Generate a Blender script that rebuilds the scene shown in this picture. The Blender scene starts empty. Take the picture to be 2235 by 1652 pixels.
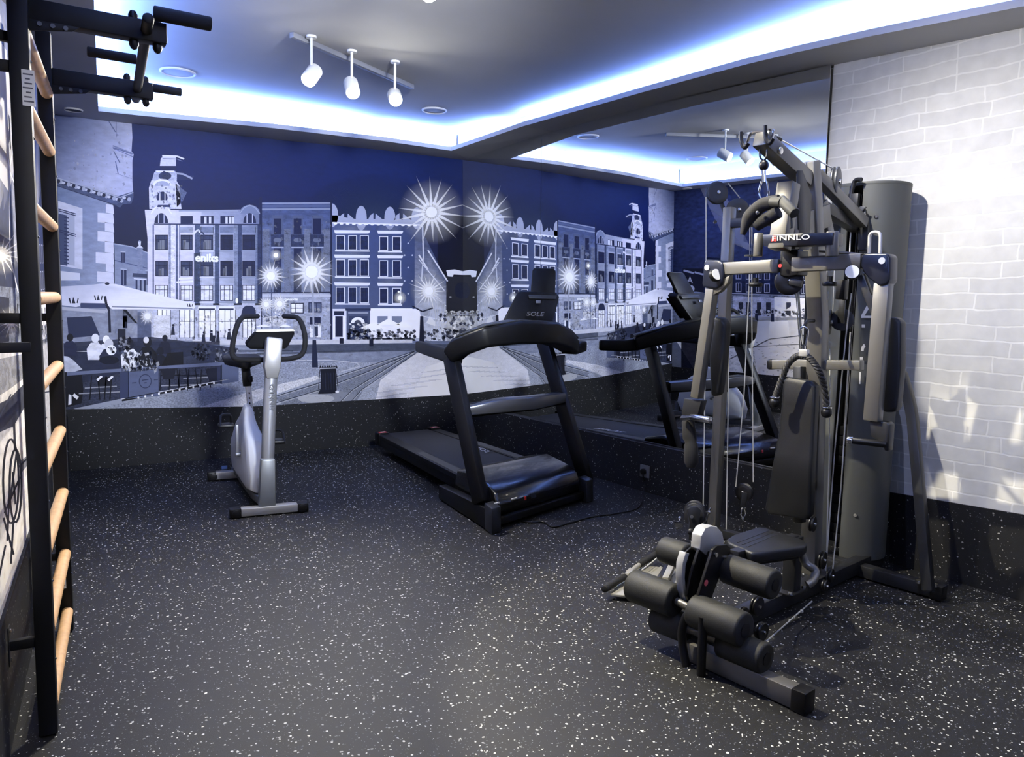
import bpy, bmesh, math, random
from mathutils import Vector as V3
random.seed(7)
SC = bpy.context.scene
COL = SC.collection
PI = math.pi

# ------------------------------------------------------------------ camera
W, H = 2235.0, 1652.0
FPX, YAW, PITCH, ROLL, HC = 1650.0, 0.5518, 0.1021, 0.0217, 1.35
CAM = V3((0, 0, HC))
_cy, _sy, _cp, _sp = math.cos(YAW), math.sin(YAW), math.cos(PITCH), math.sin(PITCH)
FWD = V3((_sy * _cp, _cy * _cp, -_sp))
_r = V3((_cy, -_sy, 0)); _u = _r.cross(FWD)
RIGHT = math.cos(ROLL) * _r + math.sin(ROLL) * _u
UP = -math.sin(ROLL) * _r + math.cos(ROLL) * _u

def ray(x, y):
    return RIGHT * ((x - W / 2) / FPX) - UP * ((y - H / 2) / FPX) + FWD
def onP(x, y, p0, n):
    r = ray(x, y); n = V3(n)
    return CAM + r * ((V3(p0) - CAM).dot(n) / r.dot(n))
def onz(x, y, z=0.0): return onP(x, y, (0, 0, z), (0, 0, 1))
def onY(x, y, yy): return onP(x, y, (0, yy, 0), (0, 1, 0))
def DP(x, y, d): return CAM + ray(x, y) * d
def dep(p): return (V3(p) - CAM).dot(FWD)

cam = bpy.data.cameras.new('camera'); camo = bpy.data.objects.new('camera', cam); COL.objects.link(camo)
cam.sensor_fit = 'HORIZONTAL'; cam.sensor_width = 36.0; cam.lens = FPX * 36.0 / W
cam.clip_start = 0.02; cam.clip_end = 100
from mathutils import Matrix
camo.matrix_world = Matrix(((RIGHT.x, UP.x, -FWD.x, CAM.x), (RIGHT.y, UP.y, -FWD.y, CAM.y), (RIGHT.z, UP.z, -FWD.z, CAM.z), (0, 0, 0, 1)))
SC.camera = camo

# ------------------------------------------------------------------ materials
def lin(c): return tuple((v / 12.92 if v <= 0.04045 else ((v + 0.055) / 1.055) ** 2.4) for v in c)
def rgb(r, g, b): return lin((r / 255, g / 255, b / 255))
MATS = {}
def mat(name, color, rough=0.5, metal=0.0, noise=0.0, nscale=60.0, bump=0.0, bscale=200.0, emit=None, estr=0.0, spec=0.5, coat=0.0):
    if name in MATS: return MATS[name]
    m = bpy.data.materials.new(name); m.use_nodes = True
    nt = m.node_tree; b = nt.nodes['Principled BSDF']
    b.inputs['Base Color'].default_value = (*color, 1); b.inputs['Roughness'].default_value = rough; b.inputs['Metallic'].default_value = metal
    b.inputs['Specular IOR Level'].default_value = spec
    if coat: b.inputs['Coat Weight'].default_value = coat
    if emit is not None:
        b.inputs['Emission Color'].default_value = (*emit, 1); b.inputs['Emission Strength'].default_value = estr
    if noise or bump:
        tc = nt.nodes.new('ShaderNodeTexCoord')
        if noise:
            n = nt.nodes.new('ShaderNodeTexNoise'); n.inputs['Scale'].default_value = nscale; n.inputs['Detail'].default_value = 3
            nt.links.new(tc.outputs['Object'], n.inputs['Vector'])
            r = nt.nodes.new('ShaderNodeMapRange'); r.inputs['From Min'].default_value = .3; r.inputs['From Max'].default_value = .7
            r.inputs['To Min'].default_value = 1 - noise; r.inputs['To Max'].default_value = 1 + noise
            nt.links.new(n.outputs['Fac'], r.inputs['Value'])
            mx = nt.nodes.new('ShaderNodeVectorMath'); mx.operation = 'SCALE'; mx.inputs[0].default_value = color
            nt.links.new(r.outputs['Result'], mx.inputs['Scale']); nt.links.new(mx.outputs['Vector'], b.inputs['Base Color'])
        if bump:
            n2 = nt.nodes.new('ShaderNodeTexNoise'); n2.inputs['Scale'].default_value = bscale; n2.inputs['Detail'].default_value = 2
            nt.links.new(tc.outputs['Object'], n2.inputs['Vector'])
            bp = nt.nodes.new('ShaderNodeBump'); bp.inputs['Strength'].default_value = bump; bp.inputs['Distance'].default_value = .002
            nt.links.new(n2.outputs['Fac'], bp.inputs['Height']); nt.links.new(bp.outputs['Normal'], b.inputs['Normal'])
    MATS[name] = m
    return m

# ------------------------------------------------------------------ mesh helpers
def wloc(o):
    p = V3((0, 0, 0))
    while o is not None: p += o.location; o = o.parent
    return p
class MB:
    def __init__(self): self.v = []; self.f = []
    def add(self, vs, fs):
        n = len(self.v); self.v += [V3(p) for p in vs]; self.f += [tuple(i + n for i in f) for f in fs]; return self
    def box8(self, p):  # p: 8 corners, bottom ring then top ring
        return self.add(p, [(3, 2, 1, 0), (4, 5, 6, 7), (0, 1, 5, 4), (1, 2, 6, 5), (2, 3, 7, 6), (3, 0, 4, 7)])
    def box(self, c, ex, ey, ez):
        c = V3(c); ex = V3(ex); ey = V3(ey); ez = V3(ez)
        return self.box8([c - ex - ey - ez, c + ex - ey - ez, c + ex + ey - ez, c - ex + ey - ez, c - ex - ey + ez, c + ex - ey + ez, c + ex + ey + ez, c - ex + ey + ez])
    def beam(self, p, q, w, h, up=(0, 0, 1)):  # w sideways, h along up
        p = V3(p); q = V3(q); d = (q - p).normalized(); s = d.cross(V3(up))
        if s.length < 1e-4: s = d.cross(V3((1, 0, 0)))
        s.normalize(); u = s.cross(d).normalized(); s = s * (w / 2); u = u * (h / 2)
        return self.box8([p - s - u, q - s - u, q + s - u, p + s - u, p - s + u, q - s + u, q + s + u, p + s + u])
    def path(self, pts, w, h, up=(0, 0, 1), ws=None, hs=None):  # swept rectangular section
        pts = [V3(p) for p in pts]; n = len(pts); vs = []; fs = []
        for i, p in enumerate(pts):
            a = (pts[i] - pts[i - 1]).normalized() if i else None; b = (pts[i + 1] - pts[i]).normalized() if i < n - 1 else None
            d = (a + b).normalized() if a and b else (a or b)
            s = d.cross(V3(up)).normalized(); u = s.cross(d).normalized()
            s = s * ((ws[i] if ws else w) / 2); u = u * ((hs[i] if hs else h) / 2)
            vs += [p - s - u, p + s - u, p + s + u, p - s + u]
        for i in range(n - 1):
            for k in range(4): fs.append((i * 4 + k, i * 4 + (k + 1) % 4, i * 4 + 4 + (k + 1) % 4, i * 4 + 4 + k))
        fs += [(3, 2, 1, 0), tuple(4 * (n - 1) + k for k in range(4))]
        return self.add(vs, fs)
    def tube(self, pts, r, seg=12, rs=None, closed=False):
        pts = [V3(p) for p in pts]; n = len(pts); vs = []; fs = []; prev = None
        for i in range(n):
            if closed: d = (pts[(i + 1) % n] - pts[i - 1]).normalized()
            else:
                a = (pts[i] - pts[i - 1]).normalized() if i else None; b = (pts[i + 1] - pts[i]).normalized() if i < n - 1 else None
                d = (a + b).normalized() if a and b else (a or b)
            if prev is None:
                s = d.cross(V3((0, 0, 1)))
                if s.length < 1e-3: s = d.cross(V3((1, 0, 0)))
            else: s = prev - d * prev.dot(d)
            s.normalize(); prev = s; u = d.cross(s); rr = rs[i] if rs else r
            for k in range(seg):
                t = 2 * PI * k / seg; vs.append(pts[i] + s * (rr * math.cos(t)) + u * (rr * math.sin(t)))
        for i in range(n if closed else n - 1):
            j = (i + 1) % n
            for k in range(seg): fs.append((i * seg + k, i * seg + (k + 1) % seg, j * seg + (k + 1) % seg, j * seg + k))
        if not closed: fs += [tuple(reversed(range(seg))), tuple((n - 1) * seg + k for k in range(seg))]
        return self.add(vs, fs)
    def cyl(self, p, q, r, seg=24, bev=0.0, r2=None):
        p = V3(p); q = V3(q); r2 = r if r2 is None else r2; d = (q - p).normalized()
        if bev: return self.tube([p, p + d * bev * .3, p + d * bev, q - d * bev, q - d * bev * .3, q], r, seg, rs=[r - bev, r - bev * .3, r, r2, r2 - bev * .3, r2 - bev])
        return self.tube([p, q], r, seg, rs=[r, r2])
    def lathe(self, c, axis, prof, seg=32):  # prof: list of (along, radius)
        c = V3(c); d = V3(axis).normalized(); s = d.cross(V3((0, 0, 1)))
        if s.length < 1e-3: s = d.cross(V3((1, 0, 0)))
        s.normalize(); u = d.cross(s); n = len(prof)
        vs = [c + d * h + s * (r * math.cos(2 * PI * k / seg)) + u * (r * math.sin(2 * PI * k / seg)) for h, r in prof for k in range(seg)]
        fs = [(i * seg + k, i * seg + (k + 1) % seg, (i + 1) * seg + (k + 1) % seg, (i + 1) * seg + k) for i in range(n - 1) for k in range(seg)]
        fs += [tuple(reversed(range(seg))), tuple((n - 1) * seg + k for k in range(seg))]
        return self.add(vs, fs)
    def sphere(self, c, r, seg=12, sq=(1, 1, 1)):
        c = V3(c); vs = []; fs = []; m = seg // 2
        for i in range(m + 1):
            a = PI * i / m
            for k in range(seg):
                t = 2 * PI * k / seg; vs.append(c + V3((r * math.sin(a) * math.cos(t) * sq[0], r * math.sin(a) * math.sin(t) * sq[1], r * math.cos(a) * sq[2])))
        for i in range(m):
            for k in range(seg): fs.append((i * seg + k, (i + 1) * seg + k, (i + 1) * seg + (k + 1) % seg, i * seg + (k + 1) % seg))
        return self.add(vs, fs)
    def prism(self, pts, ext):
        pts = [V3(p) for p in pts]; n = len(pts); e = V3(ext)
        nn = V3((0, 0, 0))
        for i in range(n): nn += pts[i].cross(pts[(i + 1) % n])
        if nn.dot(e) > 0: pts.reverse()
        vs = pts + [p + e for p in pts]
        fs = [tuple(range(n)), tuple(reversed(range(n, 2 * n)))] + [(i, i + n, (i + 1) % n + n, (i + 1) % n) for i in range(n)]
        return self.add(vs, fs)
    def build(self, name, material, parent=None, bev=0.0, smooth=True, ang=35, seg=2, loc=None):
        o = bpy.data.objects.new(name, None) if False else None
        me = bpy.data.meshes.new(name)
        off = wloc(parent) if parent else V3((0, 0, 0))
        if loc is not None: off = V3(loc)
        me.from_pydata([tuple(p - off) for p in self.v], [], self.f); me.update()
        bm = bmesh.new(); bm.from_mesh(me); bmesh.ops.recalc_face_normals(bm, faces=bm.faces[:])
        if bev:
            ed = [e for e in bm.edges if len(e.link_faces) == 2 and e.calc_face_angle(0) > math.radians(28)]
            bmesh.ops.bevel(bm, geom=ed, offset=bev, offset_type='OFFSET', segments=seg, profile=.5, affect='EDGES', clamp_overlap=True)
        bm.to_mesh(me); bm.free()
        if smooth:
            me.polygons.foreach_set('use_smooth', [True] * len(me.polygons)); me.set_sharp_from_angle(angle=math.radians(ang))
        me.materials.append(material)
        o = bpy.data.objects.new(name, me); COL.objects.link(o)
        if parent: o.parent = parent
        elif loc is not None: o.location = off
        return o

def tag(o, label, cat, group=None):
    o['label'] = label; o['category'] = cat
    if group: o['group'] = group
    return o
def thing(name, label, cat, loc, group=None):
    o = bpy.data.objects.new(name, None); o.empty_display_size = .05; COL.objects.link(o); o.location = V3(loc)
    return tag(o, label, cat, group)
def struct(o):
    o['kind'] = 'structure'; return o

def arc(pts, n=6, closed=False):  # round the corners of a polyline: list of (point, radius)
    out = []
    for i, (p, r) in enumerate(pts):
        p = V3(p)
        if (not closed and i in (0, len(pts) - 1)) or r <= 0: out.append(p); continue
        a = V3(pts[i - 1][0]) - p; b = V3(pts[(i + 1) % len(pts)][0]) - p
        ra = min(r, a.length * .49, b.length * .49); s = p + a.normalized() * ra; e = p + b.normalized() * ra
        for k in range(n + 1):
            t = k / n; out.append(s * (1 - t) ** 2 + p * (2 * t * (1 - t)) + e * t * t)
    return out

def text_mesh(s, bold=0.0):
    c = bpy.data.curves.new('lettering_source', 'FONT'); c.body = s; c.offset = bold; c.resolution_u = 3
    o = bpy.data.objects.new('lettering_source', c); COL.objects.link(o)
    dg = bpy.context.evaluated_depsgraph_get(); me = bpy.data.meshes.new_from_object(o.evaluated_get(dg))
    vs = [(v.co.x, v.co.y) for v in me.vertices]; fs = [tuple(p.vertices) for p in me.polygons]
    bpy.data.objects.remove(o); bpy.data.curves.remove(c); bpy.data.meshes.remove(me)
    xs = [v[0] for v in vs]; ys = [v[1] for v in vs]; x0, x1, y0, y1 = min(xs), max(xs), min(ys), max(ys)
    return [((x - x0) / (x1 - x0), (y - y0) / (y1 - y0)) for x, y in vs], fs
def lettering(s, bl, br, tl, material, parent, name='lettering', bold=0.0, lift=0.001):
    """flat printed text spanning bl-br wide and bl-tl tall, lifted off the surface towards the reader"""
    vs, fs = text_mesh(s, bold); bl = V3(bl); ex = V3(br) - bl; ey = V3(tl) - bl
    n = ex.cross(ey).normalized() * lift
    m = MB(); m.add([bl + ex * x + ey * y + n for x, y in vs], fs)
    o = m.build(name, material, parent, smooth=False)
    return o
def spline(pts, n=6):
    pts = [V3(p) for p in pts]; out = []
    for i in range(len(pts) - 1):
        p0 = pts[max(0, i - 1)]; p1 = pts[i]; p2 = pts[i + 1]; p3 = pts[min(len(pts) - 1, i + 2)]
        for k in range(n):
            t = k / n; out.append(.5 * ((2 * p1) + (p2 - p0) * t + (2 * p0 - 5 * p1 + 4 * p2 - p3) * t * t + (3 * p1 - p0 - 3 * p2 + p3) * t ** 3))
    out.append(pts[-1]); return out
# ------------------------------------------------------------------ room
DB, RX, ANG, TILT = 6.5293, 3.4385, 0.08807, 0.02
CR = V3((RX, DB, 0))
WD = V3((math.sin(ANG), -math.cos(ANG), 0))      # along the right wall, towards the viewer
WN = V3((math.cos(ANG), math.sin(ANG), 0))       # out of the room through the right wall
def onR(x, y): return onP(x, y, CR, WN)
def RW(s, z, off=0.0): return CR + WD * s + V3((0, 0, z)) - WN * off
L0 = V3((0.095, DB, 0)); LD = V3((-0.25, -4.12, 0)).normalized(); LN = V3((-LD.y, LD.x, 0))
if LN.x < 0: LN = -LN                              # into the room from the left wall
def LW(s, z, off=0.0): return L0 + LD * s + V3((0, 0, z)) + LN * off
SMIR = 3.754                                       # mirror's near edge along the right wall
YF = -1.6                                          # wall behind the viewer
SE = (DB - YF) / math.cos(ANG); SL = (DB - YF) / -LD.y
ZC = 2.84

def speckle_mat(name, base, tint, scale, thr, bright, sheen=0.62):
    m = bpy.data.materials.new(name); m.use_nodes = True; nt = m.node_tree; b = nt.nodes['Principled BSDF']
    tc = nt.nodes.new('ShaderNodeTexCoord')
    def layer(sc, thr, seed, col):
        mp = nt.nodes.new('ShaderNodeMapping'); mp.inputs['Location'].default_value = (seed, seed * 1.7, seed * .6)
        nt.links.new(tc.outputs['Object'], mp.inputs['Vector'])
        ns = nt.nodes.new('ShaderNodeTexNoise'); ns.inputs['Scale'].default_value = sc * .7; nt.links.new(mp.outputs['Vector'], ns.inputs['Vector'])
        mxv = nt.nodes.new('ShaderNodeMix'); mxv.data_type = 'VECTOR'; mxv.inputs['Factor'].default_value = .012
        nt.links.new(mp.outputs['Vector'], mxv.inputs['A']); nt.links.new(ns.outputs['Color'], mxv.inputs['B'])
        v = nt.nodes.new('ShaderNodeTexVoronoi'); v.inputs['Scale'].default_value = sc; v.inputs['Randomness'].default_value = 1
        nt.links.new(mxv.outputs['Result'], v.inputs['Vector'])
        wn = nt.nodes.new('ShaderNodeTexWhiteNoise'); nt.links.new(v.outputs['Color'], wn.inputs['Vector'])
        # flake radius differs from cell to cell, most cells have none
        mr = nt.nodes.new('ShaderNodeMapRange'); mr.inputs['From Min'].default_value = thr; mr.inputs['From Max'].default_value = 1.0
        mr.inputs['To Min'].default_value = 0.0; mr.inputs['To Max'].default_value = .42
        nt.links.new(wn.outputs['Value'], mr.inputs['Value'])
        lt = nt.nodes.new('ShaderNodeMath'); lt.operation = 'LESS_THAN'
        nt.links.new(v.outputs['Distance'], lt.inputs[0]); nt.links.new(mr.outputs['Result'], lt.inputs[1])
        br = nt.nodes.new('ShaderNodeMapRange'); br.inputs['To Min'].default_value = .35; br.inputs['To Max'].default_value = 1
        nt.links.new(wn.outputs['Color'], br.inputs['Value'])
        sc_ = nt.nodes.new('ShaderNodeVectorMath'); sc_.operation = 'SCALE'; sc_.inputs[0].default_value = col; nt.links.new(br.outputs['Result'], sc_.inputs['Scale'])
        return lt, sc_
    mixc = None
    n = nt.nodes.new('ShaderNodeTexNoise'); n.inputs['Scale'].default_value = 25; n.inputs['Detail'].default_value = 6; nt.links.new(tc.outputs['Object'], n.inputs['Vector'])
    rm = nt.nodes.new('ShaderNodeMapRange'); rm.inputs['To Min'].default_value = .6; rm.inputs['To Max'].default_value = 1.4; nt.links.new(n.outputs['Fac'], rm.inputs['Value'])
    bs = nt.nodes.new('ShaderNodeVectorMath'); bs.operation = 'SCALE'; bs.inputs[0].default_value = base; nt.links.new(rm.outputs['Result'], bs.inputs['Scale'])
    last = bs.outputs['Vector']
    for sc, th, seed, col in ((scale, thr, 3.1, bright), (scale * 1.7, thr + .05, 11.3, tint)):
        lt, sc_ = layer(sc, th, seed, col)
        mx = nt.nodes.new('ShaderNodeMix'); mx.data_type = 'VECTOR'
        nt.links.new(lt.outputs['Value'], mx.inputs['Factor']); nt.links.new(last, mx.inputs['A']); nt.links.new(sc_.outputs['Vector'], mx.inputs['B'])
        last = mx.outputs['Result']
    nt.links.new(last, b.inputs['Base Color']); b.inputs['Roughness'].default_value = sheen; b.inputs['Specular IOR Level'].default_value = .40
    nb = nt.nodes.new('ShaderNodeTexNoise'); nb.inputs['Scale'].default_value = 420; nt.links.new(tc.outputs['Object'], nb.inputs['Vector'])
    bp = nt.nodes.new('ShaderNodeBump'); bp.inputs['Strength'].default_value = .35; bp.inputs['Distance'].default_value = .002
    nt.links.new(nb.outputs['Fac'], bp.inputs['Height']); nt.links.new(bp.outputs['Normal'], b.inputs['Normal'])
    return m
M_RUB = speckle_mat('speckled_rubber', (.0052, .0056, .0068), (.15, .16, .17), 92.0, .70, (.80, .80, .75))
M_RUB_DIM = speckle_mat('speckled_rubber_wall_dim', (.0036, .0039, .005), (.08, .085, .09), 92.0, .82, (.36, .36, .35))  # same rubber as the floor, dim light along the walls put into its colour
M_PAINT = mat('white_paint', (.72, .72, .72), .85, noise=.02, nscale=8)
M_CEIL = mat('ceiling_paint', (.45, .45, .46), .9, noise=.015, nscale=6)
M_WPLAIN = mat('grey_wall_paint', (.45, .46, .5), .9, noise=.03, nscale=5)

def brick_mat():
    m = bpy.data.materials.new('white_brick_wallpaper'); m.use_nodes = True; nt = m.node_tree; b = nt.nodes['Principled BSDF']
    uv = nt.nodes.new('ShaderNodeUVMap'); uv.uv_map = 'UVMap'
    nz = nt.nodes.new('ShaderNodeTexNoise'); nz.inputs['Scale'].default_value = 7; nz.inputs['Detail'].default_value = 4; nt.links.new(uv.outputs['UV'], nz.inputs['Vector'])
    mx = nt.nodes.new('ShaderNodeMix'); mx.data_type = 'VECTOR'; mx.inputs['Factor'].default_value = .03
    nt.links.new(uv.outputs['UV'], mx.inputs['A']); nt.links.new(nz.outputs['Color'], mx.inputs['B'])
    br = nt.nodes.new('ShaderNodeTexBrick')
    for k, v in (('Scale', 1.0), ('Mortar Size', .005), ('Mortar Smooth', .5), ('Brick Width', .26), ('Row Height', .0735), ('Bias', 0.0)): br.inputs[k].default_value = v
    br.offset = .5; br.squash = 1.25; br.squash_frequency = 3
    br.inputs['Color1'].default_value = (.60, .60, .595, 1); br.inputs['Color2'].default_value = (.66, .66, .65, 1); br.inputs['Mortar'].default_value = (.77, .77, .76, 1)
    nt.links.new(mx.outputs['Result'], br.inputs['Vector'])
    n2 = nt.nodes.new('ShaderNodeTexNoise'); n2.inputs['Scale'].default_value = 14; n2.inputs['Detail'].default_value = 8; nt.links.new(uv.outputs['UV'], n2.inputs['Vector'])
    r2 = nt.nodes.new('ShaderNodeMapRange'); r2.inputs['From Min'].default_value = .3; r2.inputs['From Max'].default_value = .7; r2.inputs['To Min'].default_value = .93; r2.inputs['To Max'].default_value = 1.05
    nt.links.new(n2.outputs['Fac'], r2.inputs['Value'])
    sc = nt.nodes.new('ShaderNodeVectorMath'); sc.operation = 'SCALE'; nt.links.new(br.outputs['Color'], sc.inputs[0]); nt.links.new(r2.outputs['Result'], sc.inputs['Scale'])
    nt.links.new(sc.outputs['Vector'], b.inputs['Base Color']); b.inputs['Roughness'].default_value = .75; b.inputs['Specular IOR Level'].default_value = .2
    bp = nt.nodes.new('ShaderNodeBump'); bp.inputs['Strength'].default_value = .25; bp.inputs['Distance'].default_value = .003; bp.invert = True
    nt.links.new(br.outputs['Fac'], bp.inputs['Height']); nt.links.new(bp.outputs['Normal'], b.inputs['Normal'])
    return m
M_BRICK = brick_mat()

def slab(pts, thick_dir, name, material):
    m = MB(); m.prism(pts, thick_dir); return struct(m.build(name, material, smooth=False))
E_ = V3((0, 0, 1))
FL = [LW(SL, 0), RW(SE, 0), RW(0, 0), LW(0, 0)]
slab([p + V3((0, 0, 0)) for p in [LW(SL + .2, 0, -.2), RW(SE + .2, 0, -.2), RW(-.2, 0, -.2), LW(-.2, 0, -.2)]], (0, 0, -.1), 'floor', M_RUB)
slab([p + V3((0, 0, ZC)) for p in [LW(SL + .2, 0, -.2), RW(SE + .2, 0, -.2), RW(-.2, 0, -.2), LW(-.2, 0, -.2)]], (0, 0, .1), 'ceiling', M_CEIL)
slab([LW(0, 0, -.2), RW(0, 0, -.2), RW(0, ZC, -.2), LW(0, ZC, -.2)], (0, .15, 0), 'wall_back', M_WPLAIN)
slab([LW(0, 0), LW(SL, 0), LW(SL, ZC), LW(0, ZC)], -LN * .15, 'wall_left', M_WPLAIN)
slab([LW(SL, 0, -.2), RW(SE, 0, -.2), RW(SE, ZC, -.2), LW(SL, ZC, -.2)], (0, -.15, 0), 'wall_front', M_PAINT)
# right wall: set back behind the mirror, flush beside it
m = MB()
m.prism([RW(-.05, 0, -.055), RW(SMIR - .002, 0, -.055), RW(SMIR - .002, ZC, -.055), RW(-.05, ZC, -.055)], WN * .12)
struct(m.build('wall_right', M_WPLAIN, smooth=False))
m = MB(); m.prism([RW(SMIR, 0), RW(SE, 0), RW(SE, ZC), RW(SMIR, ZC)], WN * .15)
wr = struct(m.build('wall_right_brick', M_BRICK, smooth=False))
uvl = wr.data.uv_layers.new(name='UVMap')
for lp in wr.data.loops:
    co = wr.data.vertices[lp.vertex_index].co
    uvl.data[lp.index].uv = ((co - CR).dot(WD) - SMIR, co.z - .012 * ((co - CR).dot(WD) - SMIR))

# rubber skirting that runs up the walls
def skirt(name, pts):      # list of (bottom, top, outward)
    m = MB()
    for (a, b, ha, hb, n) in pts:
        a = V3(a); b = V3(b); n = V3(n) * .012
        m.box8([a, b, b + n, a + n, a + E_ * ha, b + E_ * hb, b + E_ * hb + n, a + E_ * ha + n])
    return struct(m.build(name, M_RUB_DIM, smooth=False))
BL = onY(145, 893, DB); BM = onY(555, 886.5, DB); BR_ = onY(1000, 861, DB)
def bz(x):
    if x < BM.x: return BL.z + (BM.z - BL.z) * (x - BL.x) / (BM.x - BL.x)
    return BM.z + (BR_.z - BM.z) * (x - BM.x) / (BR_.x - BM.x)
XB = [LW(0, 0).x, BM.x, RX + .05]
skirt('baseboard_back', [((XB[i], DB, 0), (XB[i + 1], DB, 0), bz(XB[i]), bz(XB[i + 1]), (0, -1, 0)) for i in (0, 1)])
skirt('baseboard_left', [(LW(0, 0), LW(SL, 0), .43, .39, LN)])
def rz(s):  # height of the right skirting along the wall
    tb = [(0, .335), (2.09, .345), (2.96, .352), (3.49, .36), (3.754, .366), (4.23, .378), (4.86, .408), (SE, .44)]
    for (s0, z0), (s1, z1) in zip(tb, tb[1:]):
        if s <= s1: return z0 + (z1 - z0) * (s - s0) / (s1 - s0)
    return tb[-1][1]
ss = [-.02, 2.09, 3.49, SMIR, 4.23, 4.86, SE]
skirt('baseboard_right', [(RW(ss[i], 0, -.055 if ss[i] < SMIR - .01 else 0), RW(ss[i + 1], 0, -.055 if ss[i] < SMIR - .01 else 0), rz(max(0, ss[i])), rz(ss[i + 1]), -WN * (6.2 if ss[i] < SMIR - .01 else 1)) for i in range(len(ss) - 1)])

# dropped soffit with a cove for the light strips
zl_, zc_ = 2.617, 2.672
def zR(s):
    tb = [(0, 2.68), (1.11, 2.722), (2.16, 2.728), (3.16, 2.718), (3.754, 2.69), (4.21, 2.668), (4.687, 2.637), (SE, 2.60)]
    for (s0, z0), (s1, z1) in zip(tb, tb[1:]):
        if s <= s1: return z0 + (z1 - z0) * (s - s0) / (s1 - s0)
    return tb[-1][1]
back_wall = [V3((onY(x, y, DB).x, DB, onY(x, y, DB).z)) for x, y in ((215, 262), (305, 272), (605, 305), (842, 328.4), (985, 347))]
back_edge = [onz(x, y, b.z) for (x, y), b in zip(((214.7, 242.6), (305, 252), (600, 280), (842, 308.4), (985, 329)), back_wall)]
r_s = [1.11, 2.16, 3.16, 3.754, 4.21, 4.687]
r_px = [(1142.4, 275.3), (1400, 202), (1623.7, 141.7), (1735, 115), (1900, 79), (2235, 13.4)]
right_edge = [back_edge[-1]]
right_wall_ = [RW(0, zR(0))]
for px in r_px:
    e = onz(px[0], px[1], 2.70)
    for _ in range(3):
        s = (e - CR).dot(WD); e = onz(px[0], px[1], zR(s))
    right_edge.append(e); right_wall_.append(RW((e - CR).dot(WD), zR((e - CR).dot(WD))))
e = right_edge[-1] + (right_edge[-1] - right_edge[-3]).normalized() * 2.6; right_edge.append(V3((e.x, e.y, 2.60)))
right_wall_.append(RW((e - CR).dot(WD), 2.60))
le0 = back_edge[0]; le1 = onz(205, 0, 2.60); dd = (le1 - le0); le2 = le0 + dd * 3.1
left_edge = [le0, V3((le1.x, le1.y, 2.60)), V3((le2.x, le2.y, 2.60))]
left_wall_ = [LW((p - L0).dot(LD), p.z) for p in left_edge]
SOF_T = .035
def soffit(name, edge, wall):
    m = MB(); n = len(edge)
    vs = list(edge) + list(wall) + [p + E_ * SOF_T for p in edge] + [p + E_ * SOF_T for p in wall]
    fs = []
    for i in range(n - 1):
        fs += [(i, i + 1, n + i + 1, n + i), (2 * n + i, 3 * n + i, 3 * n + i + 1, 2 * n + i + 1), (i, 2 * n + i, 2 * n + i + 1, i + 1), (n + i, n + i + 1, 3 * n + i + 1, 3 * n + i)]
    fs += [(0, n, 3 * n, 2 * n), (n - 1, 3 * n - 1, 4 * n - 1, 2 * n - 1)]
    m.add(vs, fs); return struct(m.build(name, M_CEIL, smooth=False))
bw = [V3((LW(0, 0).x - .05, DB + .02, back_wall[0].z))] + [p + V3((0, .02, 0)) for p in back_wall]
bw[-1] = V3((RX + .1, DB + .02, zc_))
be = [V3((back_edge[0].x, back_edge[0].y, back_edge[0].z))] + back_edge
be[0] = be[1] + V3((-.001, 0, 0))
soffit('ceiling_soffit_back', be, bw)
rw = [p + WN * .02 for p in right_wall_]; rw[0] = V3((RX + .1, DB + .02, zc_))
soffit('ceiling_soffit_right', right_edge, rw)
lw = [p - LN * .02 for p in left_wall_]; lw[0] = V3((LW(0, 0).x - .05, DB + .02, back_wall[0].z))
soffit('ceiling_soffit_left', left_edge, lw)
# vertical lining of the cove, set back from the lip
def lining(name, edge, inn, out):
    m = MB(); n = len(edge); a = [p + V3(out) for p in edge]
    for i in range(n - 1):
        p, q = a[i], a[i + 1]; o_ = V3(out) * .15
        m.box8([p + E_ * SOF_T, q + E_ * SOF_T, q + o_ + E_ * SOF_T, p + o_ + E_ * SOF_T, V3((p.x, p.y, ZC)), V3((q.x, q.y, ZC)), V3((q.x + o_.x, q.y + o_.y, ZC)), V3((p.x + o_.x, p.y + o_.y, ZC))])
    return struct(m.build(name, M_PAINT, smooth=False))
lining('trim_1', [back_edge[0] + V3((-.1, 0, 0))] + back_edge + [back_edge[-1] + V3((.12, 0, 0))], 0, (0, .13, 0))
lining('trim_2', [right_edge[0] + V3((0, .12, 0))] + right_edge[1:], 0, WN * .13)
lining('trim_3', [left_edge[0] + V3((0, .12, 0))] + left_edge[1:], 0, (-.1, 0, 0))

# ------------------------------------------------------------------ mirror on the right wall (two sheets)
M_MIR = mat('mirror_glass', (.86, .88, .90), .0, 1.0)
MN = V3((math.cos(ANG) * math.cos(TILT), math.sin(ANG) * math.cos(TILT), math.sin(TILT)))
MC = CR + E_ * HC
def onM(s, z):  # point of the mirror plane in front of wall position (s, z)
    p = RW(s, z); return p - WN * ((p - MC).dot(MN) / WN.dot(MN))
s_seam = (onR(1180, 600) - CR).dot(WD)
def sheet(s0, s1, label):
    m = MB()
    def zt(s): return zR(s) - .004
    m.prism([onM(s0, rz(s0) + .001), onM(s1, rz(s1) + .001), onM(s1, zt(s1)), onM((s0 + s1) / 2, zt((s0 + s1) / 2)), onM(s0, zt(s0))], MN * .005)
    o = m.build('mirror', M_MIR, smooth=False); tag(o, label, 'mirror', None); return o
sheet(.004, s_seam - .0015, 'narrow mirror sheet next to the corner with the mural wall')
sheet(s_seam + .0015, SMIR - .003, 'wide mirror sheet between the seam and the white brick wallpaper')
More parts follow.
